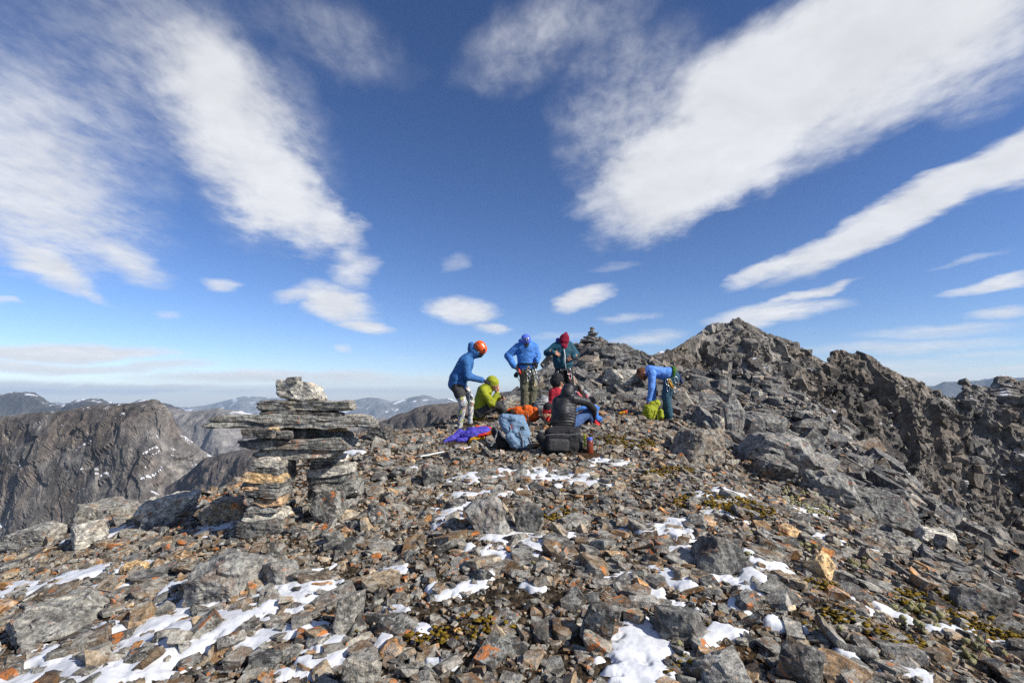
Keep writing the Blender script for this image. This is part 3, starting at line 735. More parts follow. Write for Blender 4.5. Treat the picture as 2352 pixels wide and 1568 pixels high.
def merge(name, sets, mat, parent):
    Vs, Fs, rr_, off = [], [], [], 0
    for (P, Rm, dims, tid, rv), templates in sets:
        for k, (TV, TF) in enumerate(templates):
            m = np.nonzero(tid == k)[0]
            if not len(m): continue
            v = TV[None] * dims[m][:, None, :]
            v = np.einsum('nij,nkj->nki', Rm[m], v) + P[m][:, None, :]
            Vs.append(v.reshape(-1, 3)); rr_.append(np.repeat(rv[m], len(TV)))
            Fs.append((TF[None] + (np.arange(len(m)) * len(TV))[:, None, None]).reshape(-1, 3) + off)
            off += len(m) * len(TV)
    o = link(name, np_mesh(name, np.concatenate(Vs), np.concatenate(Fs), False, {'rnd': np.concatenate(rr_)}), mat, parent)
    o['kind'] = 'stuff'
    return o

# ------------------------------------------------------------------ boulders that stand out (display pixels: left, right, top, bottom)
BOULDERS = [
    ((1062, 1172, 1128, 1226), 0.9, 0, MAT_BOULDER, 'large lichen-spotted grey boulder standing alone in the middle foreground', 11),
    ((1183, 1252, 1150, 1228), 0.9, 8, MAT_DARKSLAB, 'dark cracked boulder just right of the lichen-spotted one', 12),
    ((962, 1018, 1058, 1118), 0.8, 4, MAT_DARKSLAB, 'upright dark block below the purple jacket', 13),
    ((-60, 205, 1385, 1480), 1.0, 14, MAT_SLAB, 'long layered grey slab at the left edge of the foreground', 14),
    ((395, 590, 1278, 1385), 0.7, 20, MAT_BOULDER, 'long tilted slab with a pale streak in the left foreground', 16),
    ((585, 690, 1290, 1345), 0.8, 16, MAT_BOULDER, 'grey slab with snow below it, right of the tilted slab', 17),
    ((755, 838, 1330, 1458), 0.8, 5, MAT_SLAB, 'tall pale grey boulder in the snow left of the brown soil', 18),
    ((780, 880, 1478, 1590), 0.7, 8, MAT_SLAB, 'pale wedge-shaped boulder cut by the bottom edge, left of centre', 19),
    ((1600, 1750, 1500, 1590), 0.8, -3, MAT_BOULDER, 'big spotted grey boulder at the bottom edge beside the large snow patch', 20),
    ((1795, 1915, 1450, 1590), 0.8, -8, MAT_ROCK, 'tall rust-sided boulder at the bottom edge, right of the spotted one', 21),
    ((1510, 1650, 1388, 1482), 0.9, -5, MAT_DARKSLAB, 'dark peaked boulder above the large snow patch', 22),
    ((1600, 1730, 1232, 1318), 0.9, -10, MAT_DARKSLAB, 'broad dark boulder between snow patches right of centre', 23),
    ((1335, 1420, 1350, 1480), 0.8, -30, MAT_ROCK, 'long leaning slab running into the large snow patch', 24),
    ((2195, 2370, 1330, 1425), 0.6, -28, MAT_DARKSLAB, 'thick dark slab lying across the slope near the right edge', 25),
    ((2118, 2210, 1212, 1272), 0.8, -4, MAT_PALE, 'pale square block on the right slope', 26),
    ((2000, 2120, 1228, 1262), 0.6, -10, MAT_SLAB, 'weathered log-like stone left of the pale square block', 27),
    ((1668, 1722, 900, 1012), 0.8, -6, MAT_BOULDER, 'tall standing stone on the right rim', 28),
    ((1640, 1668, 938, 1010), 1.0, 0, MAT_SLAB, 'narrow upright slab leaning on the tall standing stone', 29),
    ((1722, 1822, 940, 1002), 0.9, -20, MAT_BOULDER, 'rounded smooth grey boulder right of the standing stone', 30),
    ((1708, 1900, 980, 1088), 0.8, -30, MAT_BOULDER, 'huge sloping boulder below the rounded one', 31),
    ((1535, 1672, 970, 1062), 0.9, -3, MAT_RIGHT, 'large square-edged block in front of the bending man', 32),
    ((1860, 1992, 1072, 1158), 0.8, -8, MAT_BOULDER, 'pointed pyramid-shaped boulder on the right rim', 33),
    ((1930, 2120, 1120, 1200), 0.8, -22, MAT_RIGHT, 'wide flat slab below the pyramid-shaped boulder', 34),
    ((1740, 1860, 1040, 1110), 0.9, -18, MAT_DARKSLAB, 'dark angular block under the huge sloping boulder', 35),
    ((312, 452, 1128, 1198), 0.8, 15, MAT_PALE, 'whitish lichen-crusted boulder on the left rim near the stone figure', 36),
    ((150, 300, 1146, 1210), 0.8, 14, MAT_SLAB, 'grey and brown boulder on the left rim', 37),
    ((138, 222, 1196, 1262), 0.9, 20, MAT_PALE, 'pale speckled round boulder below the left rim', 38),
    ((440, 560, 1140, 1205), 0.8, 10, MAT_ROCK, 'rust-brown rock beside the left leg of the stone figure', 39),
    ((0, 120, 1205, 1262), 0.8, 16, MAT_BOULDER, 'dark layered outcrop at the left edge of the rim', 40),
    ((1388, 1482, 838, 885), 0.8, -10, MAT_PALE, 'pale overhanging boulder on the right side of the mound', 41),
    ((1150, 1245, 896, 942), 0.8, 4, MAT_SLAB, 'flat-topped block behind the hiker in olive trousers', 42),
    ((838, 905, 970, 1010), 0.8, 6, MAT_DARKSLAB, 'squarish dark boulder right of the stone figure on the skyline', 43),
    ((265, 328, 1290, 1325), 0.7, 8, MAT_OCHRE, 'smooth ochre flat stone in the left foreground', 44),
    ((1865, 1925, 1268, 1330), 0.8, -6, MAT_OCHRE, 'tan-topped stone on the right slope between snow and moss', 45),
    ((1782, 1850, 1205, 1232), 0.7, -8, MAT_OCHRE, 'thin tan slab on the right slope above the snow', 46),
    ((880, 915, 1120, 1148), 0.9, 5, MAT_OCHRE, 'small orange stone right of the stone figure', 47),
    ((700, 780, 1120, 1200), 0.9, 5, MAT_ROCK, 'dark rock in the shade behind the stone figure', 48),
]
def pixel_box(l, r, t, b):
    """Base point on the ground and the size in metres of something seen in that pixel box."""
    c = hit((l + r) / 2 * DS, min(b * DS, 690.0))
    if c is None: c = at((l + r) / 2 * DS, b * DS, 9.0)
    Y = c[1]
    k = Y / 512 * DS / (_ct if True else 1)
    return c, (r - l) * k, (b - t) * k
FEATURES = []
for (box, dr, tilt, mat, label, seed) in BOULDERS:
    c, w, h = pixel_box(*box)
    w, h = (w * 0.92, h * 0.90) if box[3] < 1400 else (w * 0.80, h * 0.70)
    ww, hh = w, h * 1.18
    d = w * dr
    me = stone_mesh('boulder', seed * 7 + 3, (ww, d, hh), 5 if w > 0.55 and c[1] < 8 else 4, cuts=13, rough=0.022, chip=0.03, cut=(0.95, 1.32), box=0.7, layer=0.03)
    o = link('boulder', me, mat)
    o.location = (c[0], c[1] + d * 0.32, c[2] + hh * 0.5 - h * 0.24)
    o.rotation_euler = (R((seed * 37 % 11) - 5), R(-tilt * 0.45), R((seed * 53 % 31) - 15))
    tag(o, label, 'boulder')
    FEATURES.append((o.location.x, o.location.y, max(w, d) * 0.45))

# ------------------------------------------------------------------ the stone figure: flat stones stacked into two legs, arms and a head
def zq(zx, zy): return 200 + zx * 0.1116, 370 + zy * 0.1116
FIG_L = hit(*zq(500, 1490)); FIG_R = hit(*zq(1160, 1290))
YL = FIG_L[1] - 0.05; YR = max(YL + 0.12, min(FIG_R[1] - 0.05, YL + 0.5))
FIG = [ # left, right, top, bottom (zoomed pixels), depth in metres, tilt, material, extra push back
    (768, 867, 52, 122, 0.14, 4, MAT_DARKSLAB, 0.06), (646, 1070, 100, 292, 0.36, -5, MAT_PALE, 0.04), (1040, 1106, 248, 282, 0.12, 0, MAT_OCHRE, 0.1),
    (500, 1312, 268, 368, 0.42, 0, MAT_SLAB, 0.0), (1108, 1196, 346, 384, 0.2, 0, MAT_DARKSLAB, 0.03), (514, 1242, 368, 436, 0.40, -1, MAT_DARKSLAB, 0.02),
    (34, 1562, 404, 524, 0.46, 0, MAT_SLAB, 0.0), (614, 692, 508, 556, 0.2, 0, MAT_OCHRE, 0.04), (735, 960, 505, 548, 0.3, 0, MAT_DARKSLAB, 0.10), (945, 1132, 510, 558, 0.3, 0, MAT_SLAB, 0.05), (1118, 1262, 508, 574, 0.3, 2, MAT_OCHRE, 0.03),
    (342, 642, 520, 620, 0.4, 0, MAT_DARKSLAB, 0.03), (604, 800, 538, 622, 0.36, 0, MAT_DARKSLAB, 0.0), (785, 945, 540, 622, 0.36, 0, MAT_DARKSLAB, 0.01), (932, 1308, 548, 636, 0.4, -1, MAT_DARKSLAB, 0.0),
    (312, 1338, 612, 712, 0.48, 1, MAT_SLAB, 0.0), (908, 975, 693, 716, 0.15, 0, MAT_OCHRE, 0.03), (998, 1085, 695, 718, 0.15, 0, MAT_PALE, 0.02), (422, 1252, 704, 800, 0.46, 1, MAT_SLAB, 0.02),
    (504, 674, 784, 820, 0.25, 0, MAT_PALE, 0.04), (462, 718, 808, 882, 0.34, -2, MAT_SLAB, 0.02), (692, 774, 826, 1012, 0.30, 0, MAT_DARKSLAB, 0.12), (412, 692, 858, 948, 0.36, -2, MAT_DARKSLAB, 0.02), (362, 698, 926, 1016, 0.36, -4, MAT_OCHRE, 0.0),
    (358, 698, 992, 1064, 0.36, 0, MAT_DARKSLAB, 0.02), (368, 506, 1048, 1080, 0.2, 0, MAT_OCHRE, 0.02), (374, 692, 1060, 1146, 0.36, -1, MAT_SLAB, 0.0), (382, 474, 1138, 1216, 0.3, 0, MAT_DARKSLAB, 0.05), (444, 704, 1146, 1232, 0.34, 2, MAT_OCHRE, 0.0),
    (388, 668, 1212, 1284, 0.36, 2, MAT_SLAB, 0.02), (384, 484, 1272, 1314, 0.25, 0, MAT_DARKSLAB, 0.05), (370, 704, 1282, 1366, 0.38, 3, MAT_PALE, 0.0), (312, 704, 1346, 1545, 0.42, 2, MAT_DARKSLAB, -0.02),
    (972, 1254, 764, 834, 0.34, 3, MAT_PALE, 0.05), (978, 1250, 816, 886, 0.36, 0, MAT_DARKSLAB, 0.03), (945, 1318, 868, 962, 0.38, 7, MAT_PALE, 0.0), (955, 1316, 940, 1030, 0.40, 5, MAT_DARKSLAB, 0.02), (1000, 1384, 1004, 1164, 0.42, 3, MAT_SLAB, 0.0), (948, 1032, 1000, 1190, 0.3, 0, MAT_DARKSLAB, 0.14), (1000, 1336, 1146, 1330, 0.42, -2, MAT_BOULDER, 0.02),  # narrow charcoal stone set back: shadow beside the right leg, put in as colour
]
fig_root = empty('stone_figure', (FIG_L + FIG_R) / 2 + np.array([0, 0.2, 0.0]), 'figure of stacked flat stones with outstretched arms, two legs and a blocky head', 'stone cairn')
fig_o = np.array(fig_root.location)
for i, (l, r_, t, b_, dep, tilt, mat, push) in enumerate(FIG):
    cx = (l + r_) / 2
    Y = float(np.interp(cx, [480, 1180], [YL, YR])) + push
    p0 = at(*zq(cx, (t + b_) / 2), Y)
    k = 0.1116 * Y / 512
    size = ((r_ - l) * k * 1.02, dep, (b_ - t) * k * (1.08 if i == 1 else 0.94))
    me = stone_mesh('stone', 900 + i * 13, size, rnd=[0.95, 0.3, 0.75, 0.05][i % 4], sub= 5 if i in (3, 5, 6, 15, 18) else 4, cuts=16 if i == 1 else 12, rough=0.014, chip=0.016, box=0.95, cut=(0.98, 1.25) if i == 1 else (1.14, 1.5), lean=0.16 if i == 1 else 0.06, layer=0.0 if i == 1 else 0.05)
    o = link('stone', me, mat, fig_root)
    o.location = Vector(p0 + np.array([0, dep / 2, 0]) - fig_o)
    o.rotation_euler = (0, R(-tilt), R(((i * 71) % 9) - 4))
FEATURES += [(FIG_L[0], FIG_L[1] + 0.1, 0.28), (FIG_R[0], FIG_R[1] + 0.15, 0.3)]

# ------------------------------------------------------------------ cairn on top of the mound
CB = at(592, 346, 22.6)
cairn = empty('cairn', CB, 'small pointed cairn of flat stones on top of the mound', 'stone cairn')
zc = -0.75
for i, (w, h) in enumerate([(2.3, .36), (2.0, .30), (1.6, .16), (1.25, .11), (1.0, .10), (.8, .09), (.62, .08), (.66, .07), (.5, .08), (.44, .07), (.52, .05), (.36, .07), (.24, .08), (.3, .05), (.18, .06)]):
    rs = np.random.RandomState(500 + i)
    o = link('stone', stone_mesh('stone', 1500 + i, (w * rs.uniform(.85, 1), w * .8, h * 1.15), 3, cuts=6), MAT_RIGHT if i % 3 else MAT_BOULDER, cairn)
    o.location = (rs.normal() * 0.05, rs.normal() * 0.04, zc + h / 2); o.rotation_euler = (R(rs.normal() * 4), R(rs.normal() * 4), rs.uniform(0, 6))
    zc += h * 0.93

# ------------------------------------------------------------------ soft solids: blended tapered limbs turned into one surface
def cone(a, r0, b=None, r1=None, mat=0, k=0.03, flat=None, ring=None, noise=0.0):
    a = np.array(a, float); b = a + np.array([0, 0, 1e-4]) if b is None else np.array(b, float)
    return dict(t='cone', a=a, b=b, r0=r0, r1=r0 if r1 is None else r1, mat=mat, k=k, flat=flat, ring=ring, noise=noise)
def rbox(c, half, rot=None, rad=0.03, mat=0, k=0.02, noise=0.0):
    return dict(t='box', a=np.array(c, float), half=np.array(half, float), rot=np.eye(3) if rot is None else np.array(rot, float), rad=rad, mat=mat, k=k, noise=noise, ring=None, flat=None)
def euler3(rx=0, ry=0, rz=0):
    return np.array(Matrix.Rotation(R(rz), 3, 'Z') @ Matrix.Rotation(R(ry), 3, 'Y') @ Matrix.Rotation(R(rx), 3, 'X'))
def sdf_mesh(name, prims, mats, vox=0.012, amp=0.0, freq=9.0, aniso=(1, 1, 1.6), seed=0, origin=(0, 0, 0)):
    lo = np.full(3, 1e9); hi = np.full(3, -1e9)
    for p in prims:
        if p['t'] == 'cone':
            m = max(p['r0'], p['r1']) * (1.25 if p['flat'] else 1.0)
            pts = np.array([p['a'] - m, p['a'] + m, p['b'] - m, p['b'] + m])
        else:
            m = np.abs(p['rot']) @ p['half']
            pts = np.array([p['a'] - m, p['a'] + m])
        p['lo'], p['hi'] = pts.min(0), pts.max(0)
        lo = np.minimum(lo, p['lo']); hi = np.maximum(hi, p['hi'])
    pad = 0.03 + 3 * vox
    lo -= pad; hi += pad
    n = np.ceil((hi - lo) / vox).astype(int) + 1
    F = np.full(n, 1e3, np.float32); B = np.full(n, 1e3, np.float32); M = np.zeros(n, np.int8)
    for p in prims:
        mg = 0.05 + p['k'] + 2 * vox
        i0 = np.maximum(0, np.floor((p['lo'] - mg - lo) / vox).astype(int)); i1 = np.minimum(n, np.ceil((p['hi'] + mg - lo) / vox).astype(int) + 1)
        sl = tuple(slice(u, v) for u, v in zip(i0, i1))
        g = np.stack(np.meshgrid(*[np.arange(u, v) * vox + l for u, v, l in zip(i0, i1, lo)], indexing='ij'), -1)
        sh = g.shape[:3]; q = g.reshape(-1, 3)
        if p['t'] == 'cone':
            a, b = p['a'], p['b']
            if p['flat']:
                nn, s = np.array(p['flat'][0], float), p['flat'][1]; nn = nn / np.linalg.norm(nn)
                q = q + np.outer((q - a) @ nn, nn) * (1 / s - 1)
                b = b + nn * ((b - a) @ nn) * (1 / s - 1)
            ba = b - a
            t = np.clip((q - a) @ ba / (ba @ ba), 0, 1)
            d = np.linalg.norm(q - a - t[:, None] * ba, axis=1) - (p['r0'] + (p['r1'] - p['r0']) * t)
            if p['ring']:
                s_ = (q - a) @ ba / np.linalg.norm(ba)
                d -= p['ring'][1] * (np.abs(np.sin(math.pi * s_ / p['ring'][0])) ** 0.6 - 0.5)
        else:
            w = np.abs((q - p['a']) @ p['rot']) - (p['half'] - p['rad'])
            d = np.linalg.norm(np.maximum(w, 0), axis=1) + np.minimum(w.max(1), 0) - p['rad']
        if p['noise']:
            d = d - p['noise'] * fbm(q * freq * np.array(aniso), 3, 0.55, seed + 40)
        d = d.reshape(sh).astype(np.float32)
        f = F[sl]; k = p['k']
        hh = np.clip(0.5 + 0.5 * (f - d) / k, 0, 1)
        hh = np.where(f > 100, 1.0, hh)
        ff = np.where(f > 100, d, f)
        F[sl] = ff * (1 - hh) + d * hh - k * hh * (1 - hh)
        bb = B[sl]; better = d < bb
        M[sl] = np.where(better, p['mat'], M[sl]); B[sl] = np.where(better, d, bb)
    if amp:
        near = np.abs(F) < 0.05
        idx = np.argwhere(near); q = idx * vox + lo
        F[near] -= (amp * fbm(q * freq * np.array(aniso), 4, 0.55, seed)).astype(np.float32)
    # surface nets
    s = F < 0
    c0 = [slice(0, -1), slice(1, None)]
    cnt = np.zeros(n - 1, np.int16)
    for dx in (0, 1):
        for dy in (0, 1):
            for dzz in (0, 1): cnt += s[c0[dx], c0[dy], c0[dzz]]
    act = (cnt > 0) & (cnt < 8)
    ids = np.argwhere(act)
    vid = np.full(act.shape, -1, np.int64); vid[act] = np.arange(len(ids))
    acc = np.zeros((len(ids), 3)); num = np.zeros(len(ids))
    cor = [(0, 0, 0), (1, 0, 0), (0, 1, 0), (1, 1, 0), (0, 0, 1), (1, 0, 1), (0, 1, 1), (1, 1, 1)]
    for a in range(8):
        for b in range(a + 1, 8):
            if sum(abs(u - v) for u, v in zip(cor[a], cor[b])) != 1: continue
            fa = F[tuple((ids + cor[a]).T)]; fb = F[tuple((ids + cor[b]).T)]
            m = (fa < 0) != (fb < 0)
            t = np.where(m, fa / np.where(m, fa - fb, 1), 0)
            pt = np.array(cor[a]) + t[:, None] * (np.array(cor[b]) - np.array(cor[a]))
            acc[m] += pt[m]; num[m] += 1
    V = (ids + acc / num[:, None]) * vox + lo
    Fs = []
    for ax in range(3):
        o1, o2 = [(1, 2), (2, 0), (0, 1)][ax]
        A = [slice(None)] * 3; Bz = [slice(None)] * 3; A[ax] = slice(0, -1); Bz[ax] = slice(1, None)
        cr = s[tuple(A)] != s[tuple(Bz)]
        e = np.argwhere(cr)
        e = e[(e[:, o1] > 0) & (e[:, o2] > 0) & (e[:, o1] < n[o1] - 1) & (e[:, o2] < n[o2] - 1)]
        flip = s[tuple(e.T)]
        d1 = np.zeros(3, int); d1[o1] = 1; d2 = np.zeros(3, int); d2[o2] = 1
        qd = np.stack([vid[tuple((e - d1 - d2).T)], vid[tuple((e - d2).T)], vid[tuple(e.T)], vid[tuple((e - d1).T)]], 1)
        qd[~flip] = qd[~flip][:, ::-1]
        Fs.append(qd)
    Fq = np.concatenate(Fs)
    Fq = Fq[(Fq >= 0).all(1)]
    # relax once so that no voxel steps show
    E = np.concatenate([Fq[:, [0, 1]], Fq[:, [1, 2]], Fq[:, [2, 3]], Fq[:, [3, 0]]])
    for _ in range(1):
        S_ = np.zeros_like(V); C_ = np.zeros(len(V))
        np.add.at(S_, E[:, 0], V[E[:, 1]]); np.add.at(C_, E[:, 0], 1)
        V = V * 0.5 + 0.5 * S_ / np.maximum(C_, 1)[:, None]
    mi = M[tuple(np.clip(np.round((V[Fq].mean(1) - lo) / vox).astype(int), 0, n - 1).T)]
    me = np_mesh(name, V - np.array(origin), Fq, True, None, mi)
    for m in mats: me.materials.append(m)
    return me
def tube_mesh(name, pts, r, seg=8, closed=False, flat=None):
    """A strap or cord along points; flat=(width, thickness) gives a band."""
    P = np.array(pts, float); n = len(P)
    T = np.gradient(P, axis=0) if not closed else (np.roll(P, -1, 0) - np.roll(P, 1, 0))
    T /= np.linalg.norm(T, axis=1)[:, None] + 1e-9
    up = np.array([0.13, -0.2, 0.97])
    U = np.cross(T, up); U /= np.linalg.norm(U, axis=1)[:, None] + 1e-9
    W_ = np.cross(U, T)
    a = np.linspace(0, 2 * math.pi, seg, endpoint=False)
    ru, rw = (r, r) if flat is None else (flat[1], flat[0])
    V = P[:, None, :] + U[:, None, :] * (np.cos(a) * ru)[None, :, None] + W_[:, None, :] * (np.sin(a) * rw)[None, :, None]
    F = []
    for i in range(n if closed else n - 1):
        j = (i + 1) % n
        for s in range(seg): F.append((i * seg + s, j * seg + s, j * seg + (s + 1) % seg, i * seg + (s + 1) % seg))
    return np_mesh(name, V.reshape(-1, 3), np.array(F), True)
def curve_pts(ctrl, n=24):
    C = np.array(ctrl, float); t = np.linspace(0, len(C) - 1, n)
    C = np.vstack([2 * C[0] - C[1], C, 2 * C[-1] - C[-2]])
    out = []
    for x in t:
        i = min(int(x), len(C) - 4); f = x - i
        p0, p1, p2, p3 = C[i:i + 4]
        out.append(0.5 * ((2 * p1) + (-p0 + p2) * f + (2 * p0 - 5 * p1 + 4 * p2 - p3) * f * f + (-p0 + 3 * p1 - 3 * p2 + p3) * f ** 3))
    return np.array(out)

# cloth, skin and plastic
def cloth(name, col, rough=0.75, wr=1.0, sheen=0.0, spec=0.3, var=0.25):
    m, g, b = new_mat(name, rough, spec)
    pos = g.n('ShaderNodeNewGeometry').outputs['Position']
    n = g.noise(g.map(pos, (1, 1, 1.8), (0.3, 0.2, 0.1)), 11, 4, 0.6, 0.6); n2 = g.noise(pos, 55, 3, 0.6)
    c = g.mix(1.0, col, g.ramp(n, [(0.3, (1 - var,) * 3), (0.7, (1 + var,) * 3)]), 'MULTIPLY')
    g.t.links.new(c, b.inputs['Base Color'])
    bump(g, b, g.math('ADD', n, g.math('MULTIPLY', n2, 0.2)), 0.9, 0.038 * wr)
    return m
def plain(name, col, rough=0.5, spec=0.4, metal=0.0):
    m, g, b = new_mat(name, rough, spec)
    pos = g.n('ShaderNodeNewGeometry').outputs['Position']
    n = g.noise(pos, 60, 3, 0.6)
    c = g.mix(1.0, col, g.ramp(n, [(0.3, (0.88,) * 3), (0.7, (1.12,) * 3)]), 'MULTIPLY')
    g.t.links.new(c, b.inputs['Base Color']); b.inputs['Metallic'].default_value = metal
    return m
C_NAVY = cloth('deep_blue_cloth', (0.032, 0.13, 0.34), 0.6)
C_BLUE = cloth('bright_blue_cloth', (0.055, 0.20, 0.56), 0.6)
C_LIGHTBLUE = cloth('light_blue_cloth', (0.12, 0.28, 0.70), 0.8)
C_LIME = cloth('lime_cloth', (0.30, 0.33, 0.012), 0.6)
C_TEAL = cloth('teal_cloth', (0.010, 0.070, 0.105), 0.6)
C_RED = cloth('red_cloth', (0.42, 0.018, 0.035), 0.8)
C_BLACKPUFF = cloth('black_nylon', (0.020, 0.020, 0.022), 0.5, 0.3, spec=0.45)
C_BLACK = cloth('black_cloth', (0.018, 0.018, 0.020), 0.8)
C_CHAR = cloth('charcoal_cloth', (0.05, 0.048, 0.048), 0.85)
C_OLIVE = cloth('olive_cloth', (0.125, 0.12, 0.078), 0.85)
C_JEANS = cloth('blue_jeans', (0.055, 0.105, 0.24), 0.85)
C_DARKJEANS = cloth('faded_teal_jeans', (0.030, 0.085, 0.125), 0.85, var=0.4)
C_MAROON = cloth('maroon_knit', (0.20, 0.006, 0.028), 0.95)
C_PURPLE = cloth('violet_cloth', (0.075, 0.06, 0.42), 0.5)
C_YELLOW = cloth('yellow_cloth', (0.66, 0.30, 0.01), 0.6)
C_ORANGE = cloth('orange_cloth', (0.62, 0.105, 0.008), 0.6)
C_PACKBLUE = cloth('grey_blue_cloth', (0.16, 0.25, 0.36), 0.7)
C_GREYCLOTH = cloth('light_grey_cloth', (0.36, 0.36, 0.36), 0.8)
C_PINK = cloth('pink_cloth', (0.55, 0.14, 0.15), 0.8)
C_GREEN = cloth('green_webbing', (0.045, 0.13, 0.012), 0.8)
C_STRAP = cloth('grey_webbing', (0.20, 0.21, 0.22), 0.8)
C_HARNESS = cloth('dark_teal_webbing', (0.012, 0.045, 0.06), 0.7)
P_ORANGE = plain('orange_plastic', (0.80, 0.105, 0.012), 0.32, 0.5)
P_BLUE = plain('blue_plastic', (0.10, 0.16, 0.62), 0.22, 0.5)
P_DARK = plain('dark_plastic', (0.02, 0.02, 0.022), 0.4)
P_WHITE = plain('white_paint', (0.75, 0.75, 0.73), 0.5)
P_RED = plain('red_paint', (0.62, 0.03, 0.02), 0.4)
P_METAL = plain('grey_metal', (0.55, 0.55, 0.55), 0.3, 0.5, 1.0)
P_GOLD = plain('gold_metal', (0.65, 0.42, 0.08), 0.35, 0.5, 0.8)
P_AMBER = plain('amber_plastic', (0.20, 0.035, 0.012), 0.15, 0.5)
S_SKIN = plain('skin', (0.42, 0.21, 0.135), 0.55, 0.35)
S_SKINRED = plain('sunburnt_skin', (0.26, 0.105, 0.062), 0.55, 0.35)
S_HAIR = plain('red_brown_hair', (0.11, 0.045, 0.022), 0.8, 0.2)
S_DARKHAIR = plain('dark_brown_hair', (0.035, 0.018, 0.012), 0.8, 0.2)
P_EYE = plain('eye', (0.015, 0.012, 0.01), 0.2, 0.5)
P_LENS = plain('eye_white', (0.7, 0.7, 0.68), 0.2, 0.5)
def leggings_mat():
    m, g, b = new_mat('patterned_leggings', 0.8, 0.25)
    pos = g.n('ShaderNodeNewGeometry').outputs['Position']
    w = g.vmath('ADD', pos, g.vmath('SCALE', g.noise(pos, 20, 2, 0.5, color=True), scale=0.05))
    vc = g.voronoi(w, 22.0, out='Color'); sv = g.n('ShaderNodeSeparateColor'); g.t.links.new(vc, sv.inputs[0])
    c = g.ramp(sv.outputs[0], [(0.0, (0.62, 0.62, 0.60)), (0.30, (0.45, 0.46, 0.48)), (0.48, (0.46, 0.50, 0.14)), (0.56, (0.60, 0.47, 0.45)), (0.63, (0.40, 0.47, 0.56)), (0.70, (0.65, 0.65, 0.62)), (0.85, (0.22, 0.21, 0.21)), (0.97, (0.52, 0.28, 0.16))], 'CONSTANT')
    e = g.voronoi(w, 22.0, 'DISTANCE_TO_EDGE')
    c = g.mix(g.ss(e, 0.10, 0.02), c, (0.05, 0.05, 0.055))
    sp = g.ss(g.voronoi(pos, 48.0), 0.26, 0.16)
    c = g.mix(g.math('MULTIPLY', sp, 0.7), c, (0.06, 0.055, 0.055))
    g.t.links.new(c, b.inputs['Base Color'])
    return m
C_LEGGINGS = leggings_mat()

# one hand, slightly curled, fingers along +X, back of the hand +Z, thumb on +Y
def hand_mesh(name, curl=0.5):
    pr = [rbox((0.045, 0, 0), (0.046, 0.041, 0.016), None, 0.014, 0, 0.012), cone((0, 0, 0), 0.026, (-0.07, 0, 0), 0.027, 0, 0.015)]
    for i, (y, L) in enumerate([(0.031, 0.072), (0.0105, 0.080), (-0.0105, 0.074), (-0.031, 0.058)]):
        p = np.array([0.086, y, 0.0]); a = -curl * 0.5
        for seg, (f, r0, r1) in enumerate([(0.45, 0.0098, 0.0090), (0.32, 0.0090, 0.0082), (0.23, 0.0082, 0.0072)]):
            q = p + L * f * np.array([math.cos(a), y * 0.6, math.sin(a)])
            pr.append(cone(p, r0, q, r1, 0, 0.004)); p = q; a -= curl
    p = np.array([0.018, 0.036, -0.004])
    for (d, r0, r1) in [((0.034, 0.030, -0.012), 0.0125, 0.0105), ((0.030, 0.010, -0.010), 0.0105, 0.0085)]:
        q = p + np.array(d); pr.append(cone(p, r0, q, r1, 0, 0.006)); p = q
    return sdf_mesh(name, pr, [], 0.0048)
HANDS = {'relaxed': hand_mesh('hand', 0.45), 'fist': hand_mesh('hand', 1.15)}
def add_hand(parent, pos, fdir, back, mat, kind='relaxed', mirror=False, scale=1.0, name='hand'):
    me = HANDS[kind].copy(); me.materials.clear(); me.materials.append(mat)
    o = link(name, me, None, parent)
    x = Vector(fdir).normalized(); z = Vector(back); z = (z - x * z.dot(x)).normalized(); y = z.cross(x)
    M = Matrix((x, y, z)).transposed().to_4x4()
    S = Matrix.Diagonal((scale, -scale if mirror else scale, scale, 1))
    o.matrix_local = Matrix.Translation(Vector(pos) - parent.location) @ M @ S
    return o
def zmap(ox, oy, s):
    """Pixel of an enlarged crop (origin ox, oy in the photograph, s times enlarged) to a point Y metres ahead."""
    return lambda zx, zy, Y: at((ox + zx / s) / 4, (oy + zy / s) / 4, Y)
def part(name, me, parent, mat=None):
    o = link(name, me, mat, parent)
    o.location = (0, 0, 0)
    return o
def local(parent, me):
    """Shift a mesh built in scene coordinates into its parent's frame."""
    me.transform(Matrix.Translation(-parent.location)); return me
def oval(c, w, h, tilt, n=16, ydir=0.0):
    a = np.linspace(0, 2 * math.pi, n, endpoint=False)
    ct, st = math.cos(R(tilt)), math.sin(R(tilt))
    x, z = np.cos(a) * w / 2, np.sin(a) * h / 2
    return np.stack([c[0] + x * ct - z * st, c[1] + ydir * x, c[2] + x * st + z * ct], 1)
def carabiner(parent, c, h, tilt, mat=None, name='carabiner'):
    return part(name, local(parent, tube_mesh(name, oval(c, h * 0.5, h, tilt), 0.0065, 6, True)), parent, mat or P_METAL)

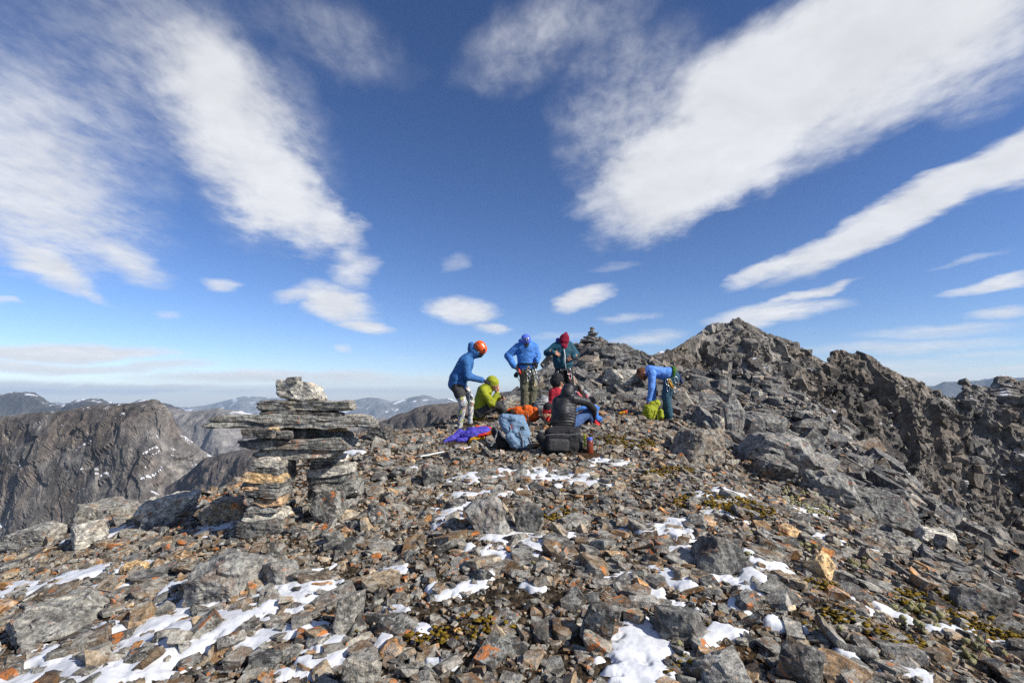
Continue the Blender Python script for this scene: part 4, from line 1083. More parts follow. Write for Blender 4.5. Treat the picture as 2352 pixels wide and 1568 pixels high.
# ------------------------------------------------------------------ the hikers
def person(base, label):
    return empty('person', base, label, 'person')
def body(root, prims, mats, amp=0.007, vox=0.0115, seed=0, freq=8.0):
    return part('body', sdf_mesh('body', prims, mats, vox, amp, freq, (1, 1, 1.5), seed, root.location), root)
def soft(name, root, prims, mat, vox=0.009, amp=0.0, freq=12, seed=0):
    return part(name, sdf_mesh(name, prims, mat if isinstance(mat, list) else [mat], vox, amp, freq, (1, 1, 1), seed, root.location), root)
def head_prims(c, r, face, mat, up=(0, 0, 1)):
    """Skull, jaw, nose and ears of a head looking along face."""
    c = np.array(c, float); f = np.array(face, float); f /= np.linalg.norm(f); u = np.array(up, float); u = u - f * (u @ f); u /= np.linalg.norm(u); s = np.cross(f, u)
    return [cone(c + u * r * 0.15, r * 0.95, c - f * r * 0.15 + u * r * 0.1, r * 0.92, mat, 0.02), cone(c + f * r * 0.35 - u * r * 0.55, r * 0.58, c + f * r * 0.45 - u * r * 0.75, r * 0.45, mat, 0.03),
            cone(c + f * r * 0.95 + u * r * 0.05, r * 0.12, c + f * r * 1.12 - u * r * 0.22, r * 0.16, mat, 0.012),
            cone(c + f * r * 0.86 - u * r * 0.56, r * 0.15, c + f * r * 0.84 - u * r * 0.66, r * 0.14, mat, 0.01),
            cone(c + s * r * 0.92 - u * r * 0.1, r * 0.17, c + s * r * 0.92 + u * r * 0.1, r * 0.17, mat, 0.01), cone(c - s * r * 0.92 - u * r * 0.1, r * 0.17, c - s * r * 0.92 + u * r * 0.1, r * 0.17, mat, 0.01)]
def eyes(root, c, r, face, up=(0, 0, 1)):
    c = np.array(c, float); f = np.array(face, float); f /= np.linalg.norm(f); u = np.array(up, float); u = u - f * (u @ f); u /= np.linalg.norm(u); s = np.cross(f, u)
    for k in (-1, 1):
        soft('eye', root, [cone(c + f * r * 0.84 + u * r * 0.08 + s * k * r * 0.36, r * 0.13)], P_EYE, 0.006)
FWD = np.array([0, -1.0, 0])

# --- 1 woman with orange helmet leaning over
Y1 = hit((1740 + 345 / 3.483) / 4, (1330 + 1335 / 3.483) / 4)[1]
Z1 = zmap(1740, 1330, 3.483)
def J1(x, y, dy=0.0): return Z1(x, y, Y1 + dy)
k1 = Y1 / 512 / 4 / 3.483
p1 = person(J1(420, 1335, 0.1), 'standing hiker in orange helmet, deep blue parka and patterned leggings, leaning over')
side = np.array([1.0, 0, 0])
pr = [cone(J1(430, 420, 0.13), 0.165, J1(330, 640, 0.13), 0.185, 0, 0.05, (FWD, 1.12)), cone(J1(330, 640, 0.13), 0.18, J1(312, 700, 0.13), 0.185, 0, 0.04, (FWD, 1.1)),
      cone(J1(455, 345, 0.13), 0.10, J1(520, 300, 0.13), 0.09, 0, 0.05),
      cone(J1(438, 420, -0.06), 0.088, J1(462, 610, -0.10), 0.075, 0, 0.03), cone(J1(462, 610, -0.10), 0.072, J1(650, 662, -0.02), 0.055, 0, 0.03),
      cone(J1(430, 420, 0.32), 0.088, J1(470, 600, 0.36), 0.072, 0, 0.03), cone(J1(470, 600, 0.36), 0.07, J1(655, 655, 0.22), 0.055, 0, 0.03),
      cone(J1(520, 215, 0.13), 0.085, J1(570, 280, 0.13), 0.105, 0, 0.04), cone(J1(505, 165, 0.13), 0.062, J1(510, 230, 0.13), 0.07, 0, 0.04),
      cone(J1(595, 255, 0.13), 0.102, J1(600, 285, 0.13), 0.088, 4, 0.015), cone(J1(625, 300, 0.13), 0.05, J1(640, 318, 0.13), 0.035, 4, 0.02), cone(J1(665, 290, 0.13), 0.018, J1(672, 300, 0.13), 0.016, 4, 0.012),
      cone(J1(310, 735, 0.05), 0.128, J1(345, 850, 0.02), 0.118, 1, 0.03), cone(J1(350, 735, 0.22), 0.125, J1(410, 835, 0.25), 0.105, 1, 0.03),
      cone(J1(345, 860, 0.02), 0.098, J1(395, 985, 0.0), 0.078, 2, 0.03), cone(J1(395, 985, 0.0), 0.075, J1(370, 1120, 0.03), 0.068, 2, 0.03), cone(J1(370, 1120, 0.03), 0.066, J1(345, 1310, 0.04), 0.052, 2, 0.03),
      cone(J1(430, 800, 0.25), 0.092, J1(500, 960, 0.24), 0.072, 2, 0.03), cone(J1(500, 960, 0.24), 0.07, J1(490, 1250, 0.26), 0.048, 2, 0.03),
      cone(J1(345, 1330, 0.06), 0.05, J1(400, 1352, 0.0), 0.042, 3, 0.02), cone(J1(488, 1270, 0.28), 0.05, J1(545, 1300, 0.24), 0.042, 3, 0.02)]
body(p1, pr, [C_NAVY, C_CHAR, C_LEGGINGS, C_BLACK, C_HARNESS], 0.015, seed=1)
hc = J1(634, 198, 0.11)
hd = np.array([0.55, 0, -0.45])
helm = soft('helmet', p1, [cone(hc + np.array([-0.015, 0, 0.015]), 0.122, hc + np.array([0.02, 0, -0.03]), 0.116, 0, 0.02, (FWD, 0.95)), cone(J1(690, 262, 0.03), 0.022, J1(690, 262, 0.2), 0.022, 0, 0.03)], P_ORANGE, 0.007)
for (x, y, w, h, t) in [(612, 150, 40, 60, 35), (580, 178, 30, 46, 10), (692, 235, 20, 50, 10)]:
    v = soft('vent', p1, [cone(J1(x, y, 0.13) + np.array([0, -0.118, 0]), 0.014, J1(x + w * 0.35, y + h * 0.3, 0.13) + np.array([0, -0.112, 0]), 0.020, 0, 0.01)], P_DARK, 0.005); v.parent = helm
soft('goggles', p1, [cone(J1(612, 268, 0.13) + np.array([0, -0.098, 0]), 0.010, J1(622, 268, 0.13) + np.array([0, -0.094, 0]), 0.010)], P_LENS, 0.004)
add_hand(p1, J1(662, 668, -0.02), (1, 0.1, -0.25), (0, -0.4, 1), C_BLACK, 'relaxed', scale=1.1)
add_hand(p1, J1(668, 662, 0.22), (1, 0.1, -0.25), (0, 0.4, 1), C_BLACK, 'relaxed', True, scale=1.1)

# --- 2 seated in lime jacket, eating
Y2 = Y1 + 0.55
def J2(x, y, dy=0.0): return Z1(x, y, Y2 + dy)
p2 = person(J2(640, 1180, 0.15), 'seated hiker in lime green hooded jacket and charcoal trousers, eating')
fdir2 = np.array([0.93, -0.25, -0.28])
hc2 = J2(812, 705, 0.1)
pr = [cone(J2(690, 820, 0.12), 0.165, J2(615, 1060, 0.14), 0.165, 0, 0.05, (FWD, 1.15)), cone(J2(615, 1060, 0.14), 0.165, J2(600, 1110, 0.14), 0.165, 0, 0.05, (FWD, 1.12)),
      cone(J2(740, 750, 0.12), 0.10, J2(780, 715, 0.12), 0.115, 0, 0.05), cone(J2(790, 675, 0.1), 0.125, J2(815, 690, 0.1), 0.118, 0, 0.03),
      cone(J2(672, 810, -0.06), 0.085, J2(790, 978, -0.12), 0.072, 0, 0.03), cone(J2(790, 978, -0.12), 0.07, J2(868, 840, -0.08), 0.052, 0, 0.03),
      cone(J2(690, 810, 0.30), 0.085, J2(800, 985, 0.30), 0.07, 0, 0.03), cone(J2(800, 985, 0.30), 0.068, J2(890, 905, 0.12), 0.05, 0, 0.03),
      cone(J2(615, 1110, 0.03), 0.115, J2(885, 1000, 0.0), 0.08, 1, 0.04), cone(J2(885, 1000, 0.0), 0.078, J2(1030, 1160, 0.0), 0.058, 1, 0.03),
      cone(J2(615, 1110, 0.25), 0.115, J2(860, 1005, 0.28), 0.08, 1, 0.04), cone(J2(860, 1005, 0.28), 0.078, J2(1000, 1170, 0.28), 0.058, 1, 0.03),
      cone(J2(1035, 1185, 0.0), 0.05, J2(1105, 1200, -0.02), 0.042, 3, 0.02), cone(J2(1005, 1190, 0.28), 0.05, J2(1075, 1205, 0.26), 0.042, 3, 0.02)]
pr += head_prims(J2(822, 730, 0.1), 0.10, fdir2, 2)
body(p2, pr, [C_LIME, C_CHAR, S_SKIN, C_BLACK], 0.015, seed=2)
eyes(p2, J2(822, 730, 0.1), 0.10, fdir2)
add_hand(p2, J2(870, 835, -0.08), (0.25, -0.1, 1), (1, -0.3, 0.1), S_SKIN, 'fist', scale=1.0)
add_hand(p2, J2(893, 905, 0.12), (0.9, -0.3, 0.1), (0.2, -0.5, 0.8), S_SKIN, 'fist', True, scale=1.0)
soft('snack', p2, [cone(J2(930, 880, 0.05), 0.022, J2(945, 900, 0.05), 0.02)], S_DARKHAIR, 0.007)

# --- 3 standing with blue helmet and olive trousers
Z2 = zmap(2000, 1300, 3.734)
Y3 = 11.6
def J3(x, y, dy=0.0): return Z2(x, y, Y3 + dy)
g3 = J3(420, 1230)
p3 = person(g3, 'standing hiker in glossy blue helmet, bright blue jacket and olive trousers, hands at the waist')
pr = [cone(J3(330, 345), 0.135, J3(345, 520), 0.125, 0, 0.06, (FWD, 0.95)), cone(J3(460, 345), 0.135, J3(440, 520), 0.125, 0, 0.06, (FWD, 0.95)), cone(J3(395, 330), 0.15, J3(392, 540), 0.15, 0, 0.05),
      cone(J3(350, 575), 0.12, J3(440, 575), 0.12, 0, 0.05), cone(J3(345, 625), 0.115, J3(455, 625), 0.115, 0, 0.05),
      cone(J3(272, 322), 0.10, J3(118, 455, 0.02), 0.082, 0, 0.03), cone(J3(118, 455, 0.02), 0.08, J3(205, 598, -0.08), 0.066, 0, 0.03),
      cone(J3(508, 318), 0.10, J3(556, 460, 0.02), 0.082, 0, 0.03), cone(J3(556, 460, 0.02), 0.08, J3(548, 530, -0.1), 0.066, 0, 0.03),
      cone(J3(340, 270, 0.04), 0.085, J3(440, 268, 0.04), 0.085, 0, 0.05), cone(J3(305, 235, 0.08), 0.05, J3(330, 270, 0.06), 0.06, 0, 0.03),
      cone(J3(392, 265, -0.03), 0.095, J3(395, 300, -0.08), 0.075, 2, 0.03), cone(J3(392, 290, -0.10), 0.05, J3(395, 312, -0.11), 0.045, 2, 0.02),
      cone(J3(365, 690), 0.122, J3(372, 930, -0.02), 0.108, 1, 0.03), cone(J3(372, 930, -0.02), 0.105, J3(368, 1200), 0.092, 1, 0.03),
      cone(J3(465, 690), 0.122, J3(500, 930, 0.0), 0.105, 1, 0.03), cone(J3(500, 930, 0.0), 0.102, J3(468, 1195, 0.02), 0.09, 1, 0.03),
      cone(J3(366, 1222), 0.055, J3(360, 1236, -0.13), 0.046, 3, 0.02), cone(J3(470, 1218, 0.02), 0.055, J3(480, 1230, -0.1), 0.046, 3, 0.02)]
body(p3, pr, [C_BLUE, C_OLIVE, C_BLACK, C_CHAR], 0.017, seed=3)
hc = J3(388, 200, -0.04)
helm3 = soft('helmet', p3, [cone(hc, 0.115, hc + np.array([0, -0.03, -0.03]), 0.11, 0, 0.02)], P_BLUE, 0.007)
# round emblem on the helmet: dark disc with a white bolt
em = J3(394, 215, -0.04) + np.array([0, -0.148, 0.0])
def disc(name, root, c, r, mat, pts=None, push=0.0, tiltx=-12):
    P_ = np.array([(math.cos(a) * r, math.sin(a) * r * 1.1) for a in np.linspace(0, 2 * math.pi, 24, endpoint=False)]) if pts is None else np.array(pts)
    bm = bmesh.new(); vs = [bm.verts.new((x, -push, z)) for x, z in P_]; f = bm.faces.new(vs)
    ex = bmesh.ops.extrude_face_region(bm, geom=[f]); bmesh.ops.translate(bm, verts=[g for g in ex['geom'] if isinstance(g, bmesh.types.BMVert)], vec=(0, 0.006, 0))
    bmesh.ops.recalc_face_normals(bm, faces=bm.faces)
    me = bpy.data.meshes.new(name); bm.to_mesh(me); bm.free()
    o = link(name, me, mat, root); o.location = Vector(c) - root.location; o.rotation_euler = (R(tiltx), 0, 0)
    return o
emb = disc('emblem', p3, em, 0.034, P_DARK)
bolt = disc('emblem_bolt', p3, em, 0.03, P_WHITE, [(0.010, 0.026), (-0.014, 0.002), (-0.002, 0.002), (-0.012, -0.026), (0.015, -0.003), (0.003, -0.001)], 0.004)
emb.parent = helm3; bolt.parent = helm3
add_hand(p3, J3(205, 602, -0.08), (0.75, -0.1, -0.5), (-0.4, -0.6, 0.5), C_BLACK, 'fist', scale=1.3, name='glove')
add_hand(p3, J3(548, 535, -0.1), (-0.1, -0.2, -1), (0.8, -0.5, 0), C_BLACK, 'relaxed', True, scale=1.3, name='glove')
def belt(root, c, w, d, h, mat, z_tilt=0.0):
    a = np.linspace(0, 2 * math.pi, 40, endpoint=False)
    pts = np.stack([c[0] + np.cos(a) * w, c[1] + np.sin(a) * d, c[2] + np.cos(a) * z_tilt], 1)
    return part('harness_belt', local(root, tube_mesh('harness_belt', pts, 0.02, 10, True, (h, 0.012))), root, mat)
belt3 = belt(p3, J3(394, 580), 0.185, 0.155, 0.026, C_HARNESS)
for (x, y, h, t, m) in [(428, 640, 0.10, 4, P_GOLD), (424, 700, 0.11, -6, P_METAL), (440, 720, 0.13, 8, P_METAL), (426, 790, 0.13, 3, P_METAL), (505, 650, 0.11, -5, P_METAL), (520, 690, 0.12, 6, P_METAL), (538, 740, 0.12, -4, P_METAL), (545, 800, 0.12, 5, P_METAL), (535, 870, 0.09, 0, P_WHITE), (525, 880, 0.08, 12, P_GOLD)]:
    carabiner(p3, J3(x, y, -0.16), h, t, m).parent = belt3
part('red_sling', local(p3, tube_mesh('red_sling', curve_pts([J3(280, 655, -0.12), J3(292, 690, -0.14), J3(300, 720, -0.13)]), 0.022, 8)), p3, P_RED)
soft('belay_pouch', p3, [cone(J3(240, 745, -0.04), 0.055, J3(255, 720, -0.04), 0.05)], C_HARNESS, 0.009)
for xs in ([(270, 700), (262, 760), (300, 840)], [(560, 800), (575, 860), (590, 880)]):
    part('sling', local(p3, tube_mesh('sling', curve_pts([J3(x, y, -0.12) for x, y in xs]), 0.009, 6)), p3, P_DARK)

# --- 4 standing in teal jacket and maroon hat
Y4 = 12.1
def J4(x, y, dy=0.0): return Z2(x, y, Y4 + dy)
p4 = person(J4(950, 1130), 'standing hiker in maroon knit hat and dark teal jacket with a white zip')
pr = [cone(J4(860, 350), 0.14, J4(870, 540), 0.135, 0, 0.06), cone(J4(1005, 350), 0.14, J4(1000, 540), 0.135, 0, 0.06), cone(J4(935, 335), 0.16, J4(935, 560), 0.175, 0, 0.05), cone(J4(890, 600), 0.13, J4(990, 600), 0.13, 0, 0.05),
      cone(J4(825, 320), 0.10, J4(708, 410, -0.05), 0.085, 0, 0.03), cone(J4(708, 410, -0.05), 0.082, J4(795, 405, -0.18), 0.062, 0, 0.03),
      cone(J4(1050, 318), 0.10, J4(1128, 425, -0.03), 0.085, 0, 0.03), cone(J4(1128, 425, -0.03), 0.082, J4(1096, 468, -0.17), 0.062, 0, 0.03),
      cone(J4(880, 275, 0.04), 0.085, J4(1010, 275, 0.04), 0.085, 0, 0.05), cone(J4(868, 225, 0.08), 0.06, J4(885, 255, 0.08), 0.06, 4, 0.03),
      cone(J4(950, 265, -0.04), 0.10, J4(955, 305, -0.10), 0.078, 2, 0.03), cone(J4(960, 318, -0.12), 0.055, J4(960, 335, -0.12), 0.045, 2, 0.03),
      cone(J4(890, 680), 0.12, J4(895, 900), 0.09, 1, 0.03), cone(J4(895, 900), 0.088, J4(895, 1110), 0.06, 1, 0.03), cone(J4(1010, 680), 0.12, J4(1050, 890, 0.02), 0.09, 1, 0.03), cone(J4(1050, 890, 0.02), 0.088, J4(1040, 1110, 0.05), 0.06, 1, 0.03),
      cone(J4(895, 1125), 0.05, J4(890, 1135, -0.14), 0.045, 3, 0.02), cone(J4(1040, 1125, 0.05), 0.05, J4(1048, 1135, -0.09), 0.045, 3, 0.02)]
body(p4, pr, [C_TEAL, C_BLACK, C_MAROON, C_CHAR, C_PURPLE], 0.015, seed=4)
soft('knit_hat', p4, [cone(J4(955, 235, -0.05), 0.118, J4(965, 190, -0.03), 0.112, 0, 0.03), cone(J4(965, 190, -0.03), 0.105, J4(985, 118, 0.0), 0.038, 0, 0.03)], C_MAROON, 0.008, 0.006, 30)
part('zip', local(p4, tube_mesh('zip', curve_pts([J4(955, 352, -0.178), J4(970, 440, -0.195), J4(972, 540, -0.205), J4(985, 645, -0.165)]), 0.008, 6, False, (0.006, 0.010))), p4, P_WHITE)
add_hand(p4, J4(797, 402, -0.18), (0.95, -0.1, -0.35), (-0.2, -0.8, 0.5), S_SKIN, 'relaxed', scale=1.15)
add_hand(p4, J4(1094, 470, -0.17), (-0.85, -0.2, -0.4), (0.2, -0.8, 0.5), S_SKIN, 'relaxed', True, scale=1.15)
belt4 = belt(p4, J4(945, 668), 0.185, 0.15, 0.024, C_CHAR)
for (x, y, h, t, m) in [(920, 665, 0.05, 70, P_METAL), (860, 695, 0.05, 80, P_METAL), (1036, 690, 0.16, 4, P_METAL), (1050, 760, 0.13, 0, P_WHITE)]:
    carabiner(p4, J4(x, y, -0.15), h, t, m).parent = belt4
part('sling', local(p4, tube_mesh('sling', curve_pts([J4(1040, 690, -0.15), J4(1030, 740, -0.15), J4(1060, 830, -0.14)]), 0.008, 6)), p4, P_RED)

# --- 5 seated in red with black fluffy hat
Y5 = 10.5
def J5(x, y, dy=0.0): return Z2(x, y, Y5 + dy)
p5 = person(J5(800, 1420, 0.0), 'seated hiker in red fleece and black fluffy hat, half hidden behind the black puffy jacket')
fdir5 = np.array([0.85, -0.35, -0.2])
pr = [cone(J5(845, 1010, 0.05), 0.135, J5(840, 1230, 0.08), 0.15, 0, 0.05, (FWD, 1.1)), cone(J5(790, 1010), 0.085, J5(768, 1180, -0.06), 0.07, 0, 0.03), cone(J5(768, 1180, -0.06), 0.068, J5(748, 1295, -0.16), 0.05, 0, 0.03),
      cone(J5(880, 1000, 0.1), 0.085, J5(905, 1170, 0.12), 0.07, 0, 0.03), cone(J5(905, 1170, 0.12), 0.068, J5(900, 1290, 0.0), 0.05, 0, 0.03), cone(J5(865, 935, 0.03), 0.06, J5(875, 900, 0.02), 0.055, 2, 0.03), cone(J5(850, 950, 0.04), 0.085, J5(880, 965, 0.04), 0.08, 3, 0.03),
      cone(J5(835, 1290, 0.05), 0.12, J5(718, 1215, -0.12), 0.085, 1, 0.04), cone(J5(718, 1215, -0.12), 0.085, J5(700, 1290, -0.12), 0.078, 1, 0.03), cone(J5(700, 1275, -0.12), 0.082, J5(690, 1390, -0.10), 0.072, 4, 0.02), cone(J5(690, 1410, -0.1), 0.055, J5(650, 1432, -0.16), 0.045, 1, 0.02),
      cone(J5(850, 1290, 0.15), 0.12, J5(800, 1230, 0.10), 0.09, 1, 0.04), cone(J5(800, 1230, 0.1), 0.085, J5(790, 1400, 0.1), 0.07, 4, 0.03)]
pr += head_prims(J5(872, 862, 0.02), 0.098, fdir5, 2)
body(p5, pr, [C_RED, C_BLACK, S_SKIN, C_CHAR, cloth('scarlet_cloth', (0.62, 0.02, 0.02), 0.6)], 0.015, seed=5, freq=14)
eyes(p5, J5(872, 862, 0.02), 0.098, fdir5)
soft('fluffy_hat', p5, [cone(J5(845, 830, 0.03), 0.138, J5(858, 800, 0.03), 0.130, 0, 0.03)], C_BLACK, 0.009, 0.016, 26)
add_hand(p5, J5(750, 1300, -0.16), (-0.75, -0.3, -0.4), (0, -0.8, 0.6), S_SKIN, 'relaxed', scale=1.15)

# --- 6 seated with the back to the camera, black puffy jacket
Y6 = 9.75
Z3 = zmap(2040, 1300, 3.564)
def J6(x, y, dy=0.0): return Z3(x, y, Y6 + dy)
p6 = person(J6(780, 1440, 0.15), 'seated hiker seen from behind in black quilted jacket with hood and blue jeans')
pr = [cone(J6(690, 1085, 0.05), 0.098, J6(672, 1370, -0.02), 0.125, 0, 0.05, None, (0.054, 0.017)), cone(J6(875, 1082, 0.05), 0.098, J6(842, 1370, -0.02), 0.12, 0, 0.05, None, (0.054, 0.017)), cone(J6(785, 1085, 0.05), 0.13, J6(762, 1250, -0.03), 0.155, 0, 0.05, None, (0.054, 0.017)), cone(J6(762, 1250, -0.03), 0.155, J6(758, 1390, -0.01), 0.15, 0, 0.05, None, (0.054, 0.017)),
      cone(J6(765, 1400, 0.02), 0.15, J6(770, 1440, 0.04), 0.14, 0, 0.05, (FWD, 0.9)),
      cone(J6(818, 955, 0.03), 0.128, J6(832, 915, 0.05), 0.115, 0, 0.03, None, (0.045, 0.008)), cone(J6(815, 975, 0.04), 0.09, J6(800, 1040, 0.05), 0.10, 0, 0.05), cone(J6(808, 1000, 0.05), 0.085, J6(705, 1068, 0.06), 0.085, 0, 0.05), cone(J6(812, 1000, 0.05), 0.085, J6(885, 1062, 0.06), 0.085, 0, 0.05),
      cone(J6(900, 1050), 0.09, J6(1090, 1092, 0.12), 0.078, 0, 0.04, None, (0.06, 0.012)), cone(J6(1090, 1092, 0.12), 0.076, J6(1190, 1190, 0.30), 0.06, 0, 0.03, None, (0.06, 0.01)), cone(J6(1190, 1190, 0.30), 0.06, J6(1205, 1260, 0.36), 0.05, 0, 0.03),
      cone(J6(672, 1095, 0.06), 0.085, J6(640, 1235, 0.20), 0.072, 0, 0.05, None, (0.06, 0.010)), cone(J6(640, 1235, 0.20), 0.07, J6(700, 1310, 0.40), 0.056, 0, 0.03),
      cone(J6(850, 1420, 0.1), 0.12, J6(1110, 1248, 0.38), 0.088, 1, 0.04), cone(J6(1110, 1248, 0.38), 0.086, J6(1195, 1400, 0.46), 0.065, 1, 0.03), cone(J6(930, 1405, 0.16), 0.10, J6(1080, 1262, 0.52), 0.085, 1, 0.04), cone(J6(1080, 1262, 0.52), 0.085, J6(1130, 1400, 0.62), 0.065, 1, 0.03),
      cone(J6(1215, 1400, 0.46), 0.06, J6(1255, 1440, 0.48), 0.07, 2, 0.02), cone(J6(1262, 1440, 0.5), 0.055, J6(1310, 1490, 0.56), 0.045, 3, 0.02), cone(J6(1140, 1420, 0.62), 0.055, J6(1180, 1440, 0.72), 0.045, 3, 0.02)]
body(p6, pr, [C_BLACKPUFF, C_JEANS, cloth('red_gaiter', (0.66, 0.012, 0.01), 0.5), C_BLACK], 0.008, seed=6)
add_hand(p6, J6(1206, 1262, 0.36), (0.1, 0.4, -0.9), (1, 0, 0.1), C_BLACK, 'fist', scale=1.15, name='glove')
add_hand(p6, J6(703, 1314, 0.41), (0.6, 0.7, -0.1), (0, 0, 1), S_SKIN, 'relaxed', True, scale=1.1)

# --- 7 man bending over a lime rucksack
Z7 = zmap(2400, 1380, 4.355)
Y7 = 11.0
_h7 = hit((2400 + 1200 / 4.355) / 4, (1380 + 1345 / 4.355) / 4)
if _h7 is not None: Y7 = float(np.clip(_h7[1], 10.2, 12.0))
def J7(x, y, dy=0.0): return Z7(x, y, Y7 + dy)
p7 = person(J7(1200, 1345, 0.12), 'bareheaded man in light blue hooded top and faded jeans bending over a lime rucksack')
fdir7 = np.array([-0.35, -0.15, -0.92])
pr = [cone(J7(910, 460, 0.16), 0.14, J7(1200, 505, 0.16), 0.155, 0, 0.06, (FWD, 1.15)), cone(J7(1200, 505, 0.16), 0.15, J7(1260, 540, 0.16), 0.14, 0, 0.05, (FWD, 1.12)), cone(J7(845, 405, 0.16), 0.075, J7(830, 455, 0.16), 0.085, 0, 0.04), cone(J7(860, 440, 0.16), 0.11, J7(800, 480, 0.16), 0.085, 0, 0.05),
      cone(J7(905, 500, -0.02), 0.092, J7(895, 740, -0.06), 0.075, 0, 0.04), cone(J7(895, 740, -0.06), 0.072, J7(850, 960, -0.02), 0.055, 0, 0.03),
      cone(J7(905, 500, 0.34), 0.09, J7(930, 740, 0.36), 0.072, 0, 0.04), cone(J7(930, 740, 0.36), 0.07, J7(930, 940, 0.26), 0.055, 0, 0.03),
      cone(J7(1285, 560, 0.1), 0.142, J7(1215, 640, 0.06), 0.13, 1, 0.05), cone(J7(1290, 560, 0.24), 0.14, J7(1225, 640, 0.28), 0.13, 1, 0.05),
      cone(J7(1195, 640, 0.06), 0.122, J7(1150, 890, 0.04), 0.098, 1, 0.04), cone(J7(1150, 890, 0.04), 0.096, J7(1205, 1220, 0.08), 0.088, 1, 0.03),
      cone(J7(1205, 640, 0.28), 0.12, J7(1170, 900, 0.30), 0.096, 1, 0.04), cone(J7(1170, 900, 0.30), 0.094, J7(1150, 1220, 0.32), 0.085, 1, 0.03),
      cone(J7(1210, 1305, 0.08), 0.055, J7(1262, 1335, -0.02), 0.045, 3, 0.02), cone(J7(1205, 1310, 0.05), 0.05, J7(1130, 1330, 0.0), 0.045, 3, 0.02), cone(J7(1150, 1290, 0.32), 0.055, J7(1080, 1310, 0.3), 0.045, 3, 0.02)]
pr += head_prims(J7(735, 495, 0.16), 0.108, fdir7, 2, (-0.8, 0, 0.5))
body(p7, pr, [C_LIGHTBLUE, C_DARKJEANS, S_SKINRED, C_BLACK], 0.015, seed=7)
soft('hair', p7, [cone(J7(708, 462, 0.16), 0.098, J7(735, 455, 0.16), 0.098)], S_HAIR, 0.008, 0.004, 30)
soft('beard', p7, [cone(J7(785, 555, 0.13), 0.052, J7(770, 590, 0.12), 0.036)], S_HAIR, 0.008, 0.005, 30)
eyes(p7, J7(735, 495, 0.16), 0.108, fdir7, (-0.8, 0, 0.5))
belt7 = part('harness_belt', local(p7, tube_mesh('harness_belt', np.array([J7(1240, 500, 0.16) + np.array([math.sin(a) * 0.05 + 0.0, math.cos(a) * 0.20, math.sin(a) * 0.165]) for a in np.linspace(0, 2 * math.pi, 36, endpoint=False)]), 0.03, 10, True, (0.022, 0.045))), p7, C_GREEN)
for (x, y, h, t, m) in [(1170, 640, 0.14, 8, P_METAL), (1190, 750, 0.13, -6, P_METAL), (1215, 640, 0.16, 25, P_GOLD), (1250, 700, 0.15, 25, P_GOLD), (1305, 770, 0.12, 22, P_METAL), (1330, 600, 0.16, 15, P_METAL), (1365, 660, 0.16, 18, P_DARK)]:
    carabiner(p7, J7(x, y, -0.08), h, t, m).parent = belt7
part('quickdraw', local(p7, tube_mesh('quickdraw', np.array([J7(1200, 610, -0.08), J7(1240, 690, -0.09), J7(1275, 745, -0.08)]), 0.012, 8)), p7, C_YELLOW)
soft('chalk_pouch', p7, [cone(J7(1390, 520, 0.05), 0.032, J7(1420, 640, 0.05), 0.034)], cloth('navy_cloth', (0.02, 0.025, 0.11), 0.7), 0.009)
add_hand(p7, J7(848, 968, -0.02), (-0.45, -0.1, -0.9), (-0.8, -0.5, 0.3), S_SKIN, 'relaxed', scale=1.15)
add_hand(p7, J7(930, 945, 0.26), (-0.1, -0.1, -1), (0.2, 0.9, 0.1), S_SKIN, 'relaxed', True, scale=1.15)
for pp, r_ in ((p1, 0.3), (p2, 0.34), (p3, 0.3), (p4, 0.3), (p5, 0.32), (p6, 0.36), (p7, 0.3)):
    BLOCKERS.append((pp.location.x, pp.location.y, r_))

# ------------------------------------------------------------------ their gear
ZA = zmap(1740, 1300, 2.904)
def gz_at(x, y): return float(ground_full(np.array([x]), np.array([y]))[0])
def thing(name, base, label, cat, group=None): return empty(name, base, label, cat, group)
# grey-blue rucksack lying in front
YB = hit((1740 + 930 / 2.904) / 4, (1300 + 1440 / 2.904) / 4)[1]
def JB(x, y, dy=0.0): return ZA(x, y, YB + dy)
b1 = thing('backpack', JB(940, 1430, 0.12), 'large grey-blue rucksack lying on the rocks in front of the lime jacket', 'backpack')
soft('pack_body', b1, [cone(JB(905, 1130, 0.14), 0.135, JB(985, 1330, 0.12), 0.15, 0, 0.05, None, None, 0.02), cone(JB(985, 1110, 0.14), 0.10, JB(1020, 1240, 0.13), 0.12, 0, 0.05), cone(JB(950, 1380, 0.12), 0.12, JB(1060, 1390, 0.12), 0.10, 0, 0.05, None, None, 0.02)], C_PACKBLUE, 0.010, 0.022, 9, 21)
soft('lid', b1, [cone(JB(800, 1075, 0.1), 0.075, JB(900, 1100, 0.08), 0.095, 0, 0.04, None, None, 0.02), cone(JB(790, 1120, 0.08), 0.07, JB(850, 1210, 0.05), 0.085, 0, 0.04)], C_PACKBLUE, 0.010, 0.015, 11, 22)
soft('front_pocket', b1, [cone(JB(880, 1300, 0.02), 0.085, JB(930, 1370, 0.02), 0.09, 0, 0.03, None, None, 0.015)], C_PACKBLUE, 0.010, 0.01, 10, 23)
soft('back_panel', b1, [cone(JB(700, 1240, 0.15), 0.07, JB(790, 1370, 0.13), 0.10, 0, 0.04)], C_BLACK, 0.011, 0.01, 10, 24)
for pts in ([(700, 1190), (720, 1240), (690, 1330), (650, 1400)], [(590, 1290), (600, 1340), (650, 1370)], [(975, 1230), (1010, 1330), (1015, 1425)], [(1085, 1300), (1110, 1370), (1130, 1420)], [(740, 1210), (790, 1290), (880, 1340)]):
    part('strap', local(b1, tube_mesh('strap', curve_pts([JB(x, y, -0.035) for x, y in pts]), 0.01, 8, False, (0.018, 0.006))), b1, C_STRAP)
